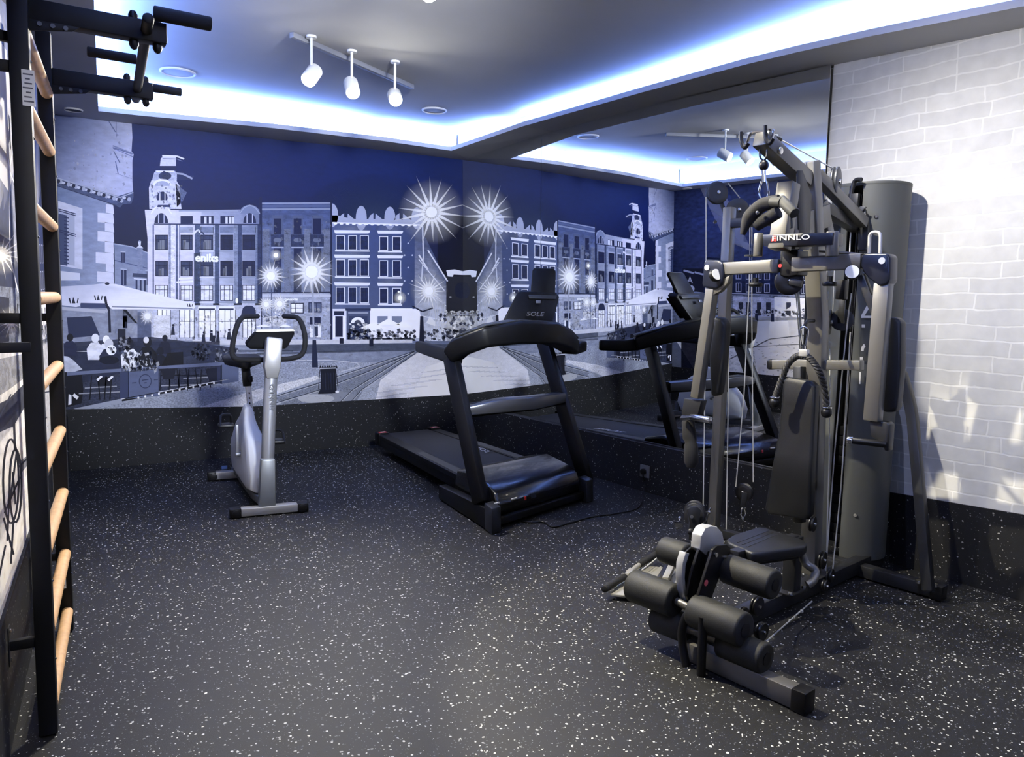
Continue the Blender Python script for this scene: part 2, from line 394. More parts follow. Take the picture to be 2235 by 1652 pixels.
# ------------------------------------------------------------------ printed wallpapers
def print_mat(name, gain, tint):
    m = bpy.data.materials.new(name); m.use_nodes = True; nt = m.node_tree; b = nt.nodes['Principled BSDF']; out = nt.nodes['Material Output']
    ca = nt.nodes.new('ShaderNodeVertexColor'); ca.layer_name = 'print'
    cb = nt.nodes.new('ShaderNodeVertexColor'); cb.layer_name = 'grain'
    sp = nt.nodes.new('ShaderNodeSeparateColor'); nt.links.new(cb.outputs['Color'], sp.inputs['Color'])
    tc = nt.nodes.new('ShaderNodeTexCoord')
    mp = nt.nodes.new('ShaderNodeMapping'); mp.inputs['Scale'].default_value = (1, 1, 2.2); nt.links.new(tc.outputs['Object'], mp.inputs['Vector'])
    def nz(scale, det):
        n = nt.nodes.new('ShaderNodeTexNoise'); n.inputs['Scale'].default_value = scale; n.inputs['Detail'].default_value = det; nt.links.new(mp.outputs['Vector'], n.inputs['Vector'])
        r = nt.nodes.new('ShaderNodeMapRange'); r.inputs['From Min'].default_value = .32; r.inputs['From Max'].default_value = .68; r.inputs['To Min'].default_value = -1; r.inputs['To Max'].default_value = 1
        nt.links.new(n.outputs['Fac'], r.inputs['Value']); return r.outputs['Result']
    def mul(a, b_): 
        n = nt.nodes.new('ShaderNodeMath'); n.operation = 'MULTIPLY'; nt.links.new(a, n.inputs[0]); nt.links.new(b_, n.inputs[1]); return n.outputs[0]
    f = nt.nodes.new('ShaderNodeMath'); f.operation = 'ADD'
    nt.links.new(mul(nz(70, 3), sp.outputs['Red']), f.inputs[0]); nt.links.new(mul(nz(13, 5), sp.outputs['Green']), f.inputs[1])
    g = nt.nodes.new('ShaderNodeMath'); g.operation = 'ADD'; g.inputs[1].default_value = 1; nt.links.new(f.outputs[0], g.inputs[0])
    g2 = nt.nodes.new('ShaderNodeMath'); g2.operation = 'MAXIMUM'; g2.inputs[1].default_value = .1; nt.links.new(g.outputs[0], g2.inputs[0])
    g3 = nt.nodes.new('ShaderNodeMath'); g3.operation = 'MULTIPLY'; g3.inputs[1].default_value = gain; nt.links.new(g2.outputs[0], g3.inputs[0])
    s = nt.nodes.new('ShaderNodeVectorMath'); s.operation = 'SCALE'; nt.links.new(ca.outputs['Color'], s.inputs[0]); nt.links.new(g3.outputs[0], s.inputs['Scale'])
    t = nt.nodes.new('ShaderNodeVectorMath'); t.operation = 'MULTIPLY'; t.inputs[1].default_value = tint; nt.links.new(s.outputs['Vector'], t.inputs[0])
    nt.links.new(t.outputs['Vector'], b.inputs['Base Color']); b.inputs['Roughness'].default_value = .55; b.inputs['Specular IOR Level'].default_value = .25
    nt.links.new(sp.outputs['Blue'], b.inputs['Alpha'])
    return m

class Print:
    """flat artwork of one wallpaper: inks laid over each other, each layer a fraction of a millimetre above the last"""
    def __init__(self, proj): self.P = proj; self.v = []; self.f = []; self.c = []; self.g = []
    def poly(self, pts, c, L=1, a=1.0, t=0.0, t2=0.0):
        n = len(self.v); k = len(pts)
        for i, (x, y) in enumerate(pts):
            self.v.append(self.P(x, y, L)); cc = c[i] if isinstance(c, list) else c; aa = a[i] if isinstance(a, list) else a
            self.c.append((*rgb(*cc), 1)); self.g.append((t, t2, aa, 1))
        self.f.append(tuple(range(n, n + k)))
    def rect(self, x0, y0, x1, y1, c, L=1, a=1.0, t=0.0, t2=0.0):
        if isinstance(c, list) and len(c) == 2: c = [c[0], c[0], c[1], c[1]]
        if isinstance(a, list) and len(a) == 2: a = [a[0], a[0], a[1], a[1]]
        self.poly([(x0, y0), (x1, y0), (x1, y1), (x0, y1)], c, L, a, t, t2)
    def line(self, pts, w, c, L=1, a=1.0):
        for (x0, y0), (x1, y1) in zip(pts, pts[1:]):
            d = math.hypot(x1 - x0, y1 - y0) or 1; nx, ny = -(y1 - y0) / d * w / 2, (x1 - x0) / d * w / 2
            self.poly([(x0 + nx, y0 + ny), (x1 + nx, y1 + ny), (x1 - nx, y1 - ny), (x0 - nx, y0 - ny)], c, L, a)
    def ell(self, cx, cy, rx, ry, c, L=1, a=1.0, n=18, t=0.0, a0=0, a1=2 * PI):
        self.poly([(cx + rx * math.cos(a0 + (a1 - a0) * i / n), cy + ry * math.sin(a0 + (a1 - a0) * i / n)) for i in range(n if a1 - a0 > 6.2 else n + 1)], c, L, a, t)
    def glow(self, cx, cy, r, c, L, a=.8, n=18, ry=None):
        ry = ry or r
        n0 = len(self.v); self.v.append(self.P(cx, cy, L)); self.c.append((*rgb(*c), 1)); self.g.append((0, 0, a, 1))
        for rr, al in ((.4, a * .5), (1, 0)):
            for i in range(n):
                self.v.append(self.P(cx + r * rr * math.cos(2 * PI * i / n), cy + ry * rr * math.sin(2 * PI * i / n), L)); self.c.append((*rgb(*c), 1)); self.g.append((0, 0, al, 1))
        for i in range(n):
            j = (i + 1) % n
            self.f.append((n0, n0 + 1 + i, n0 + 1 + j)); self.f.append((n0 + 1 + i, n0 + 1 + n + i, n0 + 1 + n + j, n0 + 1 + j))
    def star(self, cx, cy, core, rays, c, L, n=18, ph=.1, jit=.25, w=.10):
        rnd = random.Random(int(cx * 7 + cy))
        self.glow(cx, cy, rays * .8, c, L, .45)
        for i in range(n):
            t = ph + 2 * PI * i / n; rl = rays * (1 - jit * rnd.random())
            wd = core * w * 1.9
            p = (cx + math.cos(t) * core * .5, cy + math.sin(t) * core * .5); q = (cx + math.cos(t) * rl, cy + math.sin(t) * rl)
            nx, ny = -math.sin(t) * wd, math.cos(t) * wd
            self.poly([(p[0] + nx, p[1] + ny), (p[0] - nx, p[1] - ny), q], [c, c, c], L + 1, [1.0, 1.0, .25])
        self.glow(cx, cy, core * 1.7, c, L + 2, 1.0)
        self.ell(cx, cy, core * .75, core * .75, c, L + 3)
    def text(self, s, x0, y0, x1, y1, c, L, dy=0.0, bold=.0, a=1.0, flip=False):
        vs, fs = text_mesh(s, bold); n = len(self.v)
        for x, y in vs:
            if flip: x = 1 - x
            self.v.append(self.P(x0 + (x1 - x0) * x, y1 + (y0 - y1) * y + dy * x, L)); self.c.append((*rgb(*c), 1)); self.g.append((0, 0, a, 1))
        self.f += [tuple(i + n for i in f) for f in fs]
    def win(self, x0, y0, x1, y1, dark, frame, L, mx=(.33, .66), my=(.35,), fw=1.4, lit=None):
        self.rect(x0, y0, x1, y1, frame, L); self.rect(x0 + fw, y0 + fw, x1 - fw, y1 - fw, dark, L + 1, 1, .12, .3)
        if lit:
            rnd = random.Random(int(x0 * 13 + y0))
            for _ in range(3):
                a = rnd.uniform(.1, .6); b_ = a + rnd.uniform(.12, .35); c0 = rnd.uniform(.3, .6)
                self.rect(x0 + fw + (x1 - x0 - 2 * fw) * a, y0 + fw + (y1 - y0 - 2 * fw) * c0, x0 + fw + (x1 - x0 - 2 * fw) * min(1, b_), y1 - fw, lit, L + 2, .55)
        for u in mx: self.rect(x0 + (x1 - x0) * u - fw * .4, y0, x0 + (x1 - x0) * u + fw * .4, y1, frame, L + 3)
        for u in my: self.rect(x0, y0 + (y1 - y0) * u - fw * .4, x1, y0 + (y1 - y0) * u + fw * .4, frame, L + 3)
    def speck(self, x0, y0, x1, y1, n, c, L, smin, smax, a=.4, seed=1, asp=1.0):
        rnd = random.Random(seed)
        for _ in range(n):
            x = rnd.uniform(x0, x1); y = rnd.uniform(y0, y1); s = rnd.uniform(smin, smax); s2 = s * asp * rnd.uniform(.5, 1.4)
            self.poly([(x - s, y - s2 * .6), (x + s * .3, y - s2), (x + s, y + s2 * .2), (x - s * .2, y + s2)], c if not isinstance(c, list) else rnd.choice(c), L, a * rnd.uniform(.5, 1))
    def build(self, name, material):
        me = bpy.data.meshes.new(name); off = V3(self.v[0])
        me.from_pydata([tuple(p - off) for p in self.v], [], self.f); me.update()
        for nm, dat in (('print', [ink(c) for c in self.c]), ('grain', self.g)):
            at = me.color_attributes.new(nm, 'FLOAT_COLOR', 'POINT'); at.data.foreach_set('color', [x for c in dat for x in c])
        me.materials.append(material); o = bpy.data.objects.new(name, me); o.location = off; COL.objects.link(o); return o

def ink(c):   # printed ink of the duotone blue wallpaper
    r, g, b = c[:3]; l = .25 * r + .6 * g + .15 * b; k = min(.5, .85 * l ** .5)
    return tuple(1.22 * (v * (1 - k) + l * k * w) ** 1.26 for v, w in ((r, .95), (g, .97), (b, 1.12))) + (1,)
LAY = .00012
M_PRINT = print_mat('square_wallpaper_print', 1.0, (1.36, 1.3, 1.05))
mu = Print(lambda x, y, L: onY(x, y, DB - .002 - LAY * L))
# wallpaper sheet: night sky
XL0, XR0 = LW(0, 0).x + .002, RX + .03
def sky(x0, y0, x1, y1, c0, c1): mu.rect(x0, y0, x1, y1, [c0, c1], 0, 1, 0, .05)
n0 = len(mu.v)
zs = [0.3, 1.15, 1.5, 1.9, 2.3, 2.72]; cs = [(40, 50, 78), (7, 12, 42), (7, 17, 58), (7, 26, 78), (9, 36, 98), (11, 42, 110)]
for z, c in zip(zs, cs):
    for xx in (XL0, XR0): mu.v.append(V3((xx, DB - .002, z))); mu.c.append((*rgb(*c), 1)); mu.g.append((0, .06, 1, 1))
for i in range(5): mu.f.append((n0 + 2 * i, n0 + 2 * i + 1, n0 + 2 * i + 3, n0 + 2 * i + 2))
mu.glow(815, 470, 150, (52, 72, 120), 1, .75, 24, 90)  # glare haze of the ceiling spots, painted into the printed sky
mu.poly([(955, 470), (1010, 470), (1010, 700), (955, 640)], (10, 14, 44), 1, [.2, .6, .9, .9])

# --- corner house with rubble base (far left of the print)
LV, MID, DK = (178, 182, 232), (128, 144, 196), (34, 48, 98)
mu.poly([(120, 240), (210, 240), (210, 428), (120, 388)], [(56, 74, 136), (104, 120, 184), (160, 167, 222), (116, 130, 188)], 2, 1, .03, .12)
mu.poly([(209, 240), (286, 240), (289, 300), (287, 330), (292, 337), (289, 350), (289, 394), (291, 430), (282, 444), (209, 428)], [(104, 120, 184), (134, 146, 210)] + [(160, 167, 222)] * 8, 2, 1, .03, .12)
for (a, b, c_, d) in ((236, 262, 252, 288), (246, 322, 288, 336), (248, 330, 262, 356), (252, 352, 258, 380)):
    mu.line([(a, b), (c_, d)], 2.2, (92, 108, 170), 3, .8)
mu.line([(246, 318), (291, 336)], 3, (110, 124, 186), 4, .9); mu.line([(247, 324), (290, 342)], 1.2, (70, 84, 148), 5)
mu.line([(254, 262), (254, 300)], 1, (110, 122, 190), 3, .7); mu.line([(252, 378), (288, 390)], 1.2, (120, 132, 196), 3)
mu.speck(150, 290, 285, 420, 60, [(110, 122, 178), (196, 200, 244)], 3, 1, 3.5, .35, 3)
mu.poly([(120, 386), (258, 428), (290, 418), (291, 432), (287, 444), (268, 446), (262, 453), (250, 448), (120, 404)], (70, 84, 130), 3, 1, .2, .3)
for i in range(30):
    u = i / 29; x = 122 + 160 * u; y = 394 + 49 * u - (8 if u > .9 else 0)
    mu.ell(x, y, 4.2, 3 + (i % 3), [(176, 184, 226), (28, 38, 78), (150, 160, 208)][i % 3], 4 + i % 2, .95, 8)
mu.line([(120, 387), (262, 431), (291, 420)], 2.4, (150, 160, 206), 6)
mu.line([(120, 404), (255, 449)], 1.6, (40, 52, 98), 6)
mu.poly([(120, 404), (246, 446), (250, 560), (250, 640), (120, 640)], [(96, 118, 172), (128, 144, 196), (140, 152, 206), (140, 154, 206), (112, 130, 182)], 2, 1, .04, .15)
for k, (ya, yb, xa) in enumerate([(447, 466, 231), (466, 487, 213), (487, 506, 229), (506, 528, 213), (528, 552, 229), (552, 576, 209), (576, 594, 231), (594, 617, 212), (617, 640, 229)]):
    mu.poly([(xa, ya - 2), (247, ya + 1), (249, yb + 1), (xa, yb - 2)], (188, 192, 240), 4, 1, .02, .06)
mu.poly([(120, 436), (180, 455), (180, 588), (120, 578)], (176, 182, 228), 4, 1, .03, .1); mu.poly([(120, 452), (163, 465), (163, 580), (120, 572)], (150, 160, 210), 5)
mu.poly([(128, 466), (146, 470), (147, 580), (128, 577)], (60, 74, 120), 6)
for y in (462, 466, 507, 511): mu.line([(128, y - 6), (166, y + 5)], 2, DK, 7)
for i in range(14): mu.line([(140, 474 + i * 7.6), (150, 476 + i * 7.6)], 2.6, DK, 7)
mu.poly([(120, 590), (174, 596), (175, 612), (120, 612)], (182, 188, 232), 4)
mu.poly([(120, 640), (250, 640), (250, 690), (120, 690)], (112, 126, 172), 2)

# --- houses in the gap
mu.poly([(248, 532), (286, 538), (326, 554), (326, 700), (248, 690)], [(112, 128, 176), (112, 128, 176), (104, 120, 170), (150, 162, 208), (140, 152, 200)], 2, 1, .05, .15)
mu.line([(248, 532), (286, 538), (326, 553)], 2.2, (150, 164, 210), 3); mu.line([(250, 568), (324, 586)], 2, (78, 92, 140), 3)
for x, y, w, h in ((264, 551, 9, 22), (264, 589, 12, 34), (318, 592, 4, 30)):
    mu.rect(x, y, x + w, y + h, (40, 52, 98), 3); mu.line([(x - 1, y - 2), (x + w + 1, y - 1)], 2, (160, 172, 214), 4); mu.line([(x + w / 2, y), (x + w / 2, y + h)], 1, (140, 152, 200), 4)
mu.poly([(299, 600), (301, 560), (297, 558), (300, 548), (298, 540), (303, 536), (301, 528), (304, 524), (308, 526), (307, 536), (313, 541), (309, 548), (312, 556), (310, 562), (313, 600)], (120, 134, 182), 5, 1, .15, .2)
mu.poly([(298, 540), (303, 536), (301, 527), (308, 527), (307, 536), (313, 541)], (186, 194, 232), 6)
mu.poly([(290, 596), (321, 598), (322, 606), (289, 604)], (58, 68, 104), 6); mu.line([(292, 608), (320, 610)], 2, (190, 196, 236), 7)
for x in (296, 305, 314): mu.rect(x, 611, x + 4, 640, (44, 56, 100), 5)

# --- big corner building with the tower
FB = [(196, 196, 244), (184, 186, 236), (150, 164, 214), (120, 138, 186)]
mu.poly([(316, 458), (388, 459), (388, 745), (322, 745), (322, 520)], [FB[0], FB[0], FB[1], FB[0], FB[0]], 3, 1, .03, .1)
mu.poly([(388, 459), (440, 459), (440, 745), (388, 745)], [FB[0], FB[1], FB[0], FB[0]], 3, 1, .03, .1)
mu.poly([(440, 459), (570, 456), (570, 745), (440, 745)], [(158, 168, 220), (96, 112, 164), (150, 162, 208), (188, 194, 238)], 3, 1, .04, .14)
# tower
TW = (186, 190, 238)
mu.poly([(326, 456), (325, 410), (330, 394), (338, 390), (385, 394), (392, 406), (396, 456)], TW, 4, 1, .12, .2)
mu.poly([(383, 400), (408, 420), (398, 440), (386, 452)], (92, 106, 158), 4, .9, .3, .3); mu.poly([(386, 380), (424, 384), (419, 393), (384, 392)], (44, 58, 108), 4, .9)
mu.poly([(332, 394), (336, 378), (340, 372), (382, 373), (386, 380), (386, 394)], (160, 168, 220), 5, 1, .25, .2)
mu.line([(384, 378), (400, 380), (420, 390)], 4, (150, 160, 212), 6, .9); mu.line([(341, 374), (380, 374)], 3, (206, 208, 248), 6)
mu.ell(360, 384, 14, 9, (40, 54, 104), 7, .8); mu.ell(358, 377, 4, 4, (36, 48, 98), 8)
mu.rect(350, 361, 385, 371, (28, 42, 92), 5); mu.poly([(349, 362), (351, 346), (358, 339), (384, 340), (384, 362)], (186, 190, 238), 6, 1, .08, .1)
mu.line([(354, 340), (386, 341), (402, 347)], 3.4, (198, 202, 246), 7); mu.line([(356, 346), (386, 347), (398, 352)], 1.4, (110, 122, 178), 8)
mu.ell(354, 404, 20, 14, (210, 212, 250), 7, 1, 16, 0, PI, 2 * PI); mu.ell(354, 406, 16, 11, (150, 160, 212), 8, 1, 16, 0, PI, 2 * PI)
mu.ell(354, 432, 12, 14, (32, 44, 96), 8, 1, 16); mu.rect(340, 437, 368, 447, TW, 9); mu.rect(348, 419, 350, 437, (200, 204, 246), 9); mu.rect(359, 419, 361, 437, (200, 204, 246), 9)
mu.ell(357, 452, 14, 11, (40, 54, 110), 8, 1, 16, 0, PI, 2 * PI)
mu.speck(326, 400, 398, 456, 70, [(60, 74, 130), (220, 222, 252), (110, 124, 184)], 9, 1, 3, .6, 8, 1.3)
# roof and attic storey
mu.poly([(388, 458), (420, 440), (560, 442), (566, 458)], (20, 34, 84), 3, .0)
mu.line([(390, 460), (520, 460)], 3, (140, 154, 204), 6)
mu.ell(352, 468, 24, 20, FB[0], 6, 1, 16, 0, PI, 2 * PI); mu.line([(330, 466), (338, 454), (352, 448), (366, 454), (375, 467)], 2.5, (214, 214, 252), 7)
mu.ell(545, 466, 22, 19, (112, 128, 180), 6, 1, 16, 0, PI, 2 * PI); mu.line([(524, 465), (533, 453), (545, 447.5), (557, 453), (567, 466)], 2, (140, 154, 204), 7)
for cx in (352, 545): 
    mu.ell(cx, 487, 15 if cx < 400 else 14, 22, (34, 46, 92), 8, 1, 18, 0, PI, 2 * PI)
    for dx in (-6, 6): mu.rect(cx + dx - 1, 467, cx + dx + 1, 487, (170, 178, 224), 9)
for x0, x1 in ((394, 421), (438, 466), (481, 511)): mu.rect(x0, 471.5, x1, 488, (28, 40, 88), 7)
for x0 in (446, 456, 492, 500, 506): mu.rect(x0, 473, x0 + 5, 488, (200, 206, 246), 8, .9)
mu.line([(336, 489), (566, 490)], 2.6, (40, 54, 100), 8)
# pilasters
for x0, x1, c in ((333, 336, (90, 104, 158)), (368, 373, (140, 152, 206)), (373, 382, (206, 208, 248)), (384, 388, (86, 100, 152)), (391, 393, (100, 114, 166)), (425, 437, (76, 92, 138)), (437, 440, (160, 170, 216)), (469, 479, (74, 90, 134)), (465, 469, (150, 162, 210)), (511, 519, (124, 140, 188)), (519, 528, (64, 78, 122)), (557, 562, (112, 128, 176)), (562, 569, (52, 66, 112))):
    mu.rect(x0, 490, x1, 666, c, 6, .92, .25, .3)
rows = [(512.5, 545.5, 0), (569, 603, 1), (622, 657, 2)]
cols = [(339, 366.5), (394, 420.5), (437.5, 465), (481, 509), (529, 557)]
for (y0, y1, r) in rows:
    for ci, (x0, x1) in enumerate(cols):
        if r == 2: mu.win(x0, y0, x1, y1, (206, 210, 248), (44, 54, 92), 8, (.3, .72), (.3,), 1.5)
        else: mu.win(x0, y0, x1, y1, (58, 68, 108) if ci < 3 else (30, 40, 84), (24, 32, 70), 8, (.28, .75), (.32,), 1.6, (150, 160, 200) if ci < 3 or r else None)
    for ci, (x0, x1) in enumerate(cols):
        mu.rect(x0 - 2, y1 + 1, x1 + 2, y1 + 4, (196, 200, 244) if ci < 3 else (130, 146, 194), 7)
for x0, x1 in cols[1:]: mu.rect(x0 - 1, 495, x1 + 1, 508, (148, 160, 210) if x0 < 430 else (116, 132, 184), 6, .9, .1, .2)
mu.poly([(423, 552), (436, 553), (436, 660), (423, 660)], (70, 86, 128), 7, .7, .3, .3)
mu.text('eniks', 426, 553, 477, 571, (226, 230, 255), 14, 1.0, .04)
mu.line([(423, 511), (428, 504), (434, 502), (436, 508)], 4, (200, 206, 246), 12); mu.line([(438, 506), (443, 508), (446, 514)], 3, (60, 74, 120), 12)
for a, b, c_ in ((385, 616, 422), (390, 609, 420)): mu.line([(a, b), (c_, b - 2)], 4, (222, 226, 254), 12, .9)
# ground floor, lit shop windows
mu.rect(322, 662, 570, 742, [(168, 176, 222), (178, 184, 228)], 6, 1, .15, .2)
for x0, x1 in ((344, 372), (392, 424), (434, 470), (478, 514), (530, 558)):
    mu.rect(x0, 676, x1, 736, [(228, 230, 255), (214, 216, 250)], 9, 1, .05, .2)
    for u in (0, .36, .7, 1): mu.rect(x0 + (x1 - x0) * u - .8, 676, x0 + (x1 - x0) * u + .8, 738, (40, 50, 86), 10, .8)
    mu.rect(x0, 700, x1, 702, (60, 70, 108), 10, .7)
for x0, x1 in ((433, 471), (478, 512)): mu.poly([(x0, 668), (x1, 668), (x1 + 1, 676), (x0 - 2, 676)], (212, 216, 252), 11); mu.rect(x0, 673, x1 - 2, 677, (50, 62, 98), 12)
mu.poly([(526, 688), (530, 672), (537, 667), (550, 667), (556, 672), (558, 688)], (44, 54, 92), 12)
mu.glow(452, 700, 22, (232, 234, 255), 13, .6); mu.ell(517, 656, 3, 6, (230, 232, 255), 12)
mu.speck(330, 690, 568, 742, 120, [(60, 68, 100), (34, 40, 72), (226, 228, 252)], 13, .8, 3.2, .5, 21, 1.5)

# --- ornate grey house, three bays
mu.rect(571, 441, 725, 640, [(66, 84, 138), (108, 124, 172)], 3, 1, .12, .3)
mu.rect(571, 640, 725, 744, [(150, 160, 204), (150, 160, 206)], 3, 1, .2, .3)
for y, h, c in ((443, 3, (132, 146, 196)), (449, 5, (84, 100, 152)), (456, 4, (126, 142, 190)), (466, 3, (70, 86, 138))): mu.line([(571, y + 1), (723, y)], h, c, 4)
mu.rect(566, 430, 572, 742, (26, 38, 84), 5); mu.rect(721, 436, 725, 742, (26, 36, 78), 5)
for x0, x1 in ((620, 634), (664, 678), (704, 720), (574, 588)): mu.rect(x0, 500, x1, 638, (126, 140, 190), 4, .55, .2, .2)
for x0, x1 in ((597.5, 614), (641, 658), (683, 701)):
    mu.rect(x0 - 3, 470, x1 + 3, 512, (94, 110, 162), 4, .7); mu.rect(x0, 477, x1, 511, (26, 36, 84), 5); mu.rect(x0 - 6, 512, x1 + 6, 538, (52, 64, 108), 5, .9, .4, .4)
    mu.ell((x0 + x1) / 2, 524, 9, 5, (112, 126, 172), 6, .8); mu.line([(x0 - 5, 540), (x1 + 5, 540)], 2.2, (156, 168, 212), 6)
    mu.rect(x0, 542, x1, 584, (30, 42, 90), 5); mu.rect(x0, 600, x1, 638, (48, 60, 104), 5, .8); mu.line([(x0 - 4, 588), (x1 + 4, 588)], 2.5, (132, 146, 194), 6)
mu.speck(572, 470, 722, 640, 160, [(140, 152, 198), (46, 58, 104)], 6, 1, 3.5, .35, 31, 1.2)
mu.line([(568, 639), (724, 638)], 2.5, (36, 46, 86), 8); mu.rect(572, 642, 722, 648, (176, 184, 226), 7)
mu.text('onalds', 621, 650, 650, 656, (224, 228, 255), 12, 0, .03)
mu.win(634, 661, 663, 684, (216, 220, 250), (40, 48, 84), 9, (.4,), (.5,), 2); mu.win(673, 660, 702, 682, (96, 108, 150), (44, 54, 92), 9, (.25, .6), (), 2)
mu.win(676, 692, 700, 708, (30, 38, 78), (44, 54, 92), 9, (.5,), (), 1); mu.rect(677, 710, 700, 736, (216, 220, 250), 9); mu.rect(686, 712, 694, 734, (48, 58, 92), 10)
mu.rect(574, 690, 625, 712, (214, 218, 250), 9, .6, .2, .4); mu.rect(640, 690, 668, 736, (168, 176, 214), 9, .7, .3, .3)
mu.speck(574, 650, 722, 744, 160, [(70, 80, 118), (212, 216, 246), (108, 120, 164)], 11, 1, 4, .45, 41)
mu.poly([(556, 713), (575, 708), (592, 713)], (222, 226, 254), 12); mu.poly([(606, 714), (622, 708), (640, 714)], (222, 226, 254), 12)

# --- slate-blue house with white window frames
BLU = (78, 96, 148)
mu.poly([(725, 487), (925, 491), (925, 676), (725, 676)], [(74, 92, 148), (58, 76, 128), (64, 80, 130), (92, 108, 156)], 3, 1, .02, .06)
PAR = (150, 162, 216)
mu.poly([(725, 470), (736, 470), (760, 476), (776, 478), (800, 478), (830, 478), (880, 480), (916, 480), (916, 492), (725, 487)], PAR, 5, 1, .02, .06)
mu.ell(725, 470, 13, 26, PAR, 5, 1, 10, 0, -PI / 2, PI / 2)
for cx, ry in ((788.5, 27), (851, 25), (910, 24)):
    mu.ell(cx, 476, 12, ry, PAR, 6, 1, 20)
for cx in (747, 767, 811, 828, 868, 888): 
    s = 1 if cx in (767, 828, 888) else -1
    mu.poly([(cx - 9, 480), (cx - 8 if s > 0 else cx + 4, 466), (cx + 8, 480)] if s > 0 else [(cx - 8, 480), (cx - 3, 470), (cx + 4, 465), (cx + 4, 480)], PAR, 6)
mu.line([(725, 486), (918, 491)], 2.6, (208, 212, 252), 7)
for k in range(14): mu.ell(732 + k * 13.4, 488.5 + k * .3, 4, 1.6, (222, 226, 255), 8)
WF = (206, 212, 252)
rws = [(513.5, 546, 502), (566, 603, 555.5), (626, 662, 616)]
for (y0, y1, yc) in rws:
    for x0, x1 in ((733, 753), (760, 779), (785.5, 805)):
        mu.win(x0, y0, x1, y1, (36, 48, 92), WF, 8, (), (), 1.7); mu.rect(x0 + 9, y0 + 2, x0 + 10, y1 - 2, (70, 82, 126), 12, .6); mu.rect(x0 + 2, y0 + 12, x1 - 2, y0 + 13, (70, 82, 126), 12, .6)
    for x0, x1 in ((827.5, 847), (856, 875.5)): mu.win(x0, y0 + 2, x1, y1 + 1, (38, 48, 92), WF, 8, (), (), 1.7)
    mu.poly([(729, yc), (808, yc + 1), (806, yc + 7), (731, yc + 7)], WF, 9); mu.line([(733, yc + 8), (804, yc + 8)], 1.5, (140, 152, 204), 8)
    mu.poly([(823, yc + 1), (880, yc + 2), (878, yc + 8), (825, yc + 8)], WF, 9)
    mu.line([(731, y1 + 1.5), (807, y1 + 2)], 2.6, WF, 9); mu.line([(825, y1 + 3), (878, y1 + 3.5)], 3.2, WF, 9)
    mu.glow(768, yc - 3, 44, (150, 164, 216), 7, .35, 18, 12); mu.glow(852, yc - 3, 34, (150, 164, 216), 7, .35, 18, 12)
mu.glow(873, 650, 15, (240, 242, 255), 14, .8); mu.ell(873, 650, 5, 5, (245, 246, 255), 15); mu.ell(870, 637, 2.5, 2.5, (226, 230, 255), 14)
for x, y in ((891, 531), (883, 557), (900, 557), (891, 584), (883, 613), (900, 613), (891, 641)): mu.ell(x, y, 1.8, 1.8, (170, 182, 226), 9)
mu.rect(725, 674, 810, 744, (104, 116, 160), 6, 1, .1, .2)
mu.rect(726, 674, 756, 742, (196, 202, 242), 7); mu.rect(729, 679, 751, 688, (36, 46, 84), 8); mu.rect(732, 690, 748, 735, (32, 40, 78), 8); mu.rect(727, 690, 731, 738, (224, 228, 252), 8); mu.rect(749, 690, 754, 740, (224, 228, 252), 8)
mu.rect(757, 676, 807, 742, (78, 90, 128), 7); mu.rect(754, 673, 809, 678, (46, 58, 98), 9); mu.line([(760, 683), (804, 683)], 4, (140, 152, 196), 8); mu.rect(762, 690, 802, 740, (58, 70, 110), 8)
mu.ell(781, 705, 15, 13, (222, 226, 250), 9, 1, 16, 0, PI, 2 * PI); mu.ell(781, 706, 8, 8, (60, 70, 108), 10, .8); mu.speck(764, 706, 804, 730, 40, [(226, 230, 252), (60, 70, 104)], 11, 1, 4, .8, 51)
mu.poly([(808, 675), (915, 674), (918, 690), (918, 738), (808, 738)], (218, 220, 255), 7, 1, .02, .05); mu.line([(808, 674), (900, 674)], 2, (230, 234, 255), 8)
mu.rect(824, 690, 846, 706, (120, 132, 176), 9); mu.rect(855, 690, 877, 706, (120, 132, 176), 9)
for cx, y, w in ((815, 706, 32), (848, 698, 26), (878, 704, 24)): mu.poly([(cx - w, y + 11), (cx, y - 3), (cx + w, y + 11)], (232, 234, 255), 10, .95)
mu.speck(760, 720, 905, 746, 190, [(22, 28, 58), (60, 70, 104), (206, 212, 242), (34, 42, 74)], 12, 1.5, 5, .9, 61)

# --- street running away beside it
mu.poly([(905, 495), (930, 520), (974, 612), (974, 745), (905, 745)], [(60, 78, 128), (56, 72, 120), (70, 86, 132), (190, 198, 236), (170, 178, 220)], 4, 1, .1, .25)
for a, b, w in (((934, 546), (977, 614), 3), ((914, 556), (934, 588), 3.4), ((914, 566), (970, 634), 2), ((918, 610), (974, 668), 1.6), ((922, 690), (972, 700), 2), ((936, 640), (970, 664), 1.4)): mu.line([a, b], w, (206, 212, 250), 8, .9)
for k in range(7): mu.line([(940 + k * 5, 640 + k * 3), (940 + k * 5, 735)], 1.4, (210, 216, 250), 8, .55)
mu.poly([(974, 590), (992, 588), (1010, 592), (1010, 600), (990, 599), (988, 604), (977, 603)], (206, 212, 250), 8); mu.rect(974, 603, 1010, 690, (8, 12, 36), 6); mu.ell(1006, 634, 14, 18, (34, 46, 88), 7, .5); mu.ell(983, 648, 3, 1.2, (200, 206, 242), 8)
mu.glow(990, 705, 40, (226, 230, 255), 9, .9, 18, 26); mu.speck(960, 680, 1010, 735, 110, [(232, 234, 255), (60, 70, 110), (186, 192, 230)], 10, 1, 5, .8, 71)
mu.speck(920, 720, 1010, 748, 80, [(26, 32, 62), (200, 206, 240), (54, 64, 100)], 12, 1.5, 5, .85, 72)
mu.poly([(930, 705), (938, 690), (950, 702), (950, 712)], (216, 220, 250), 11, .8)

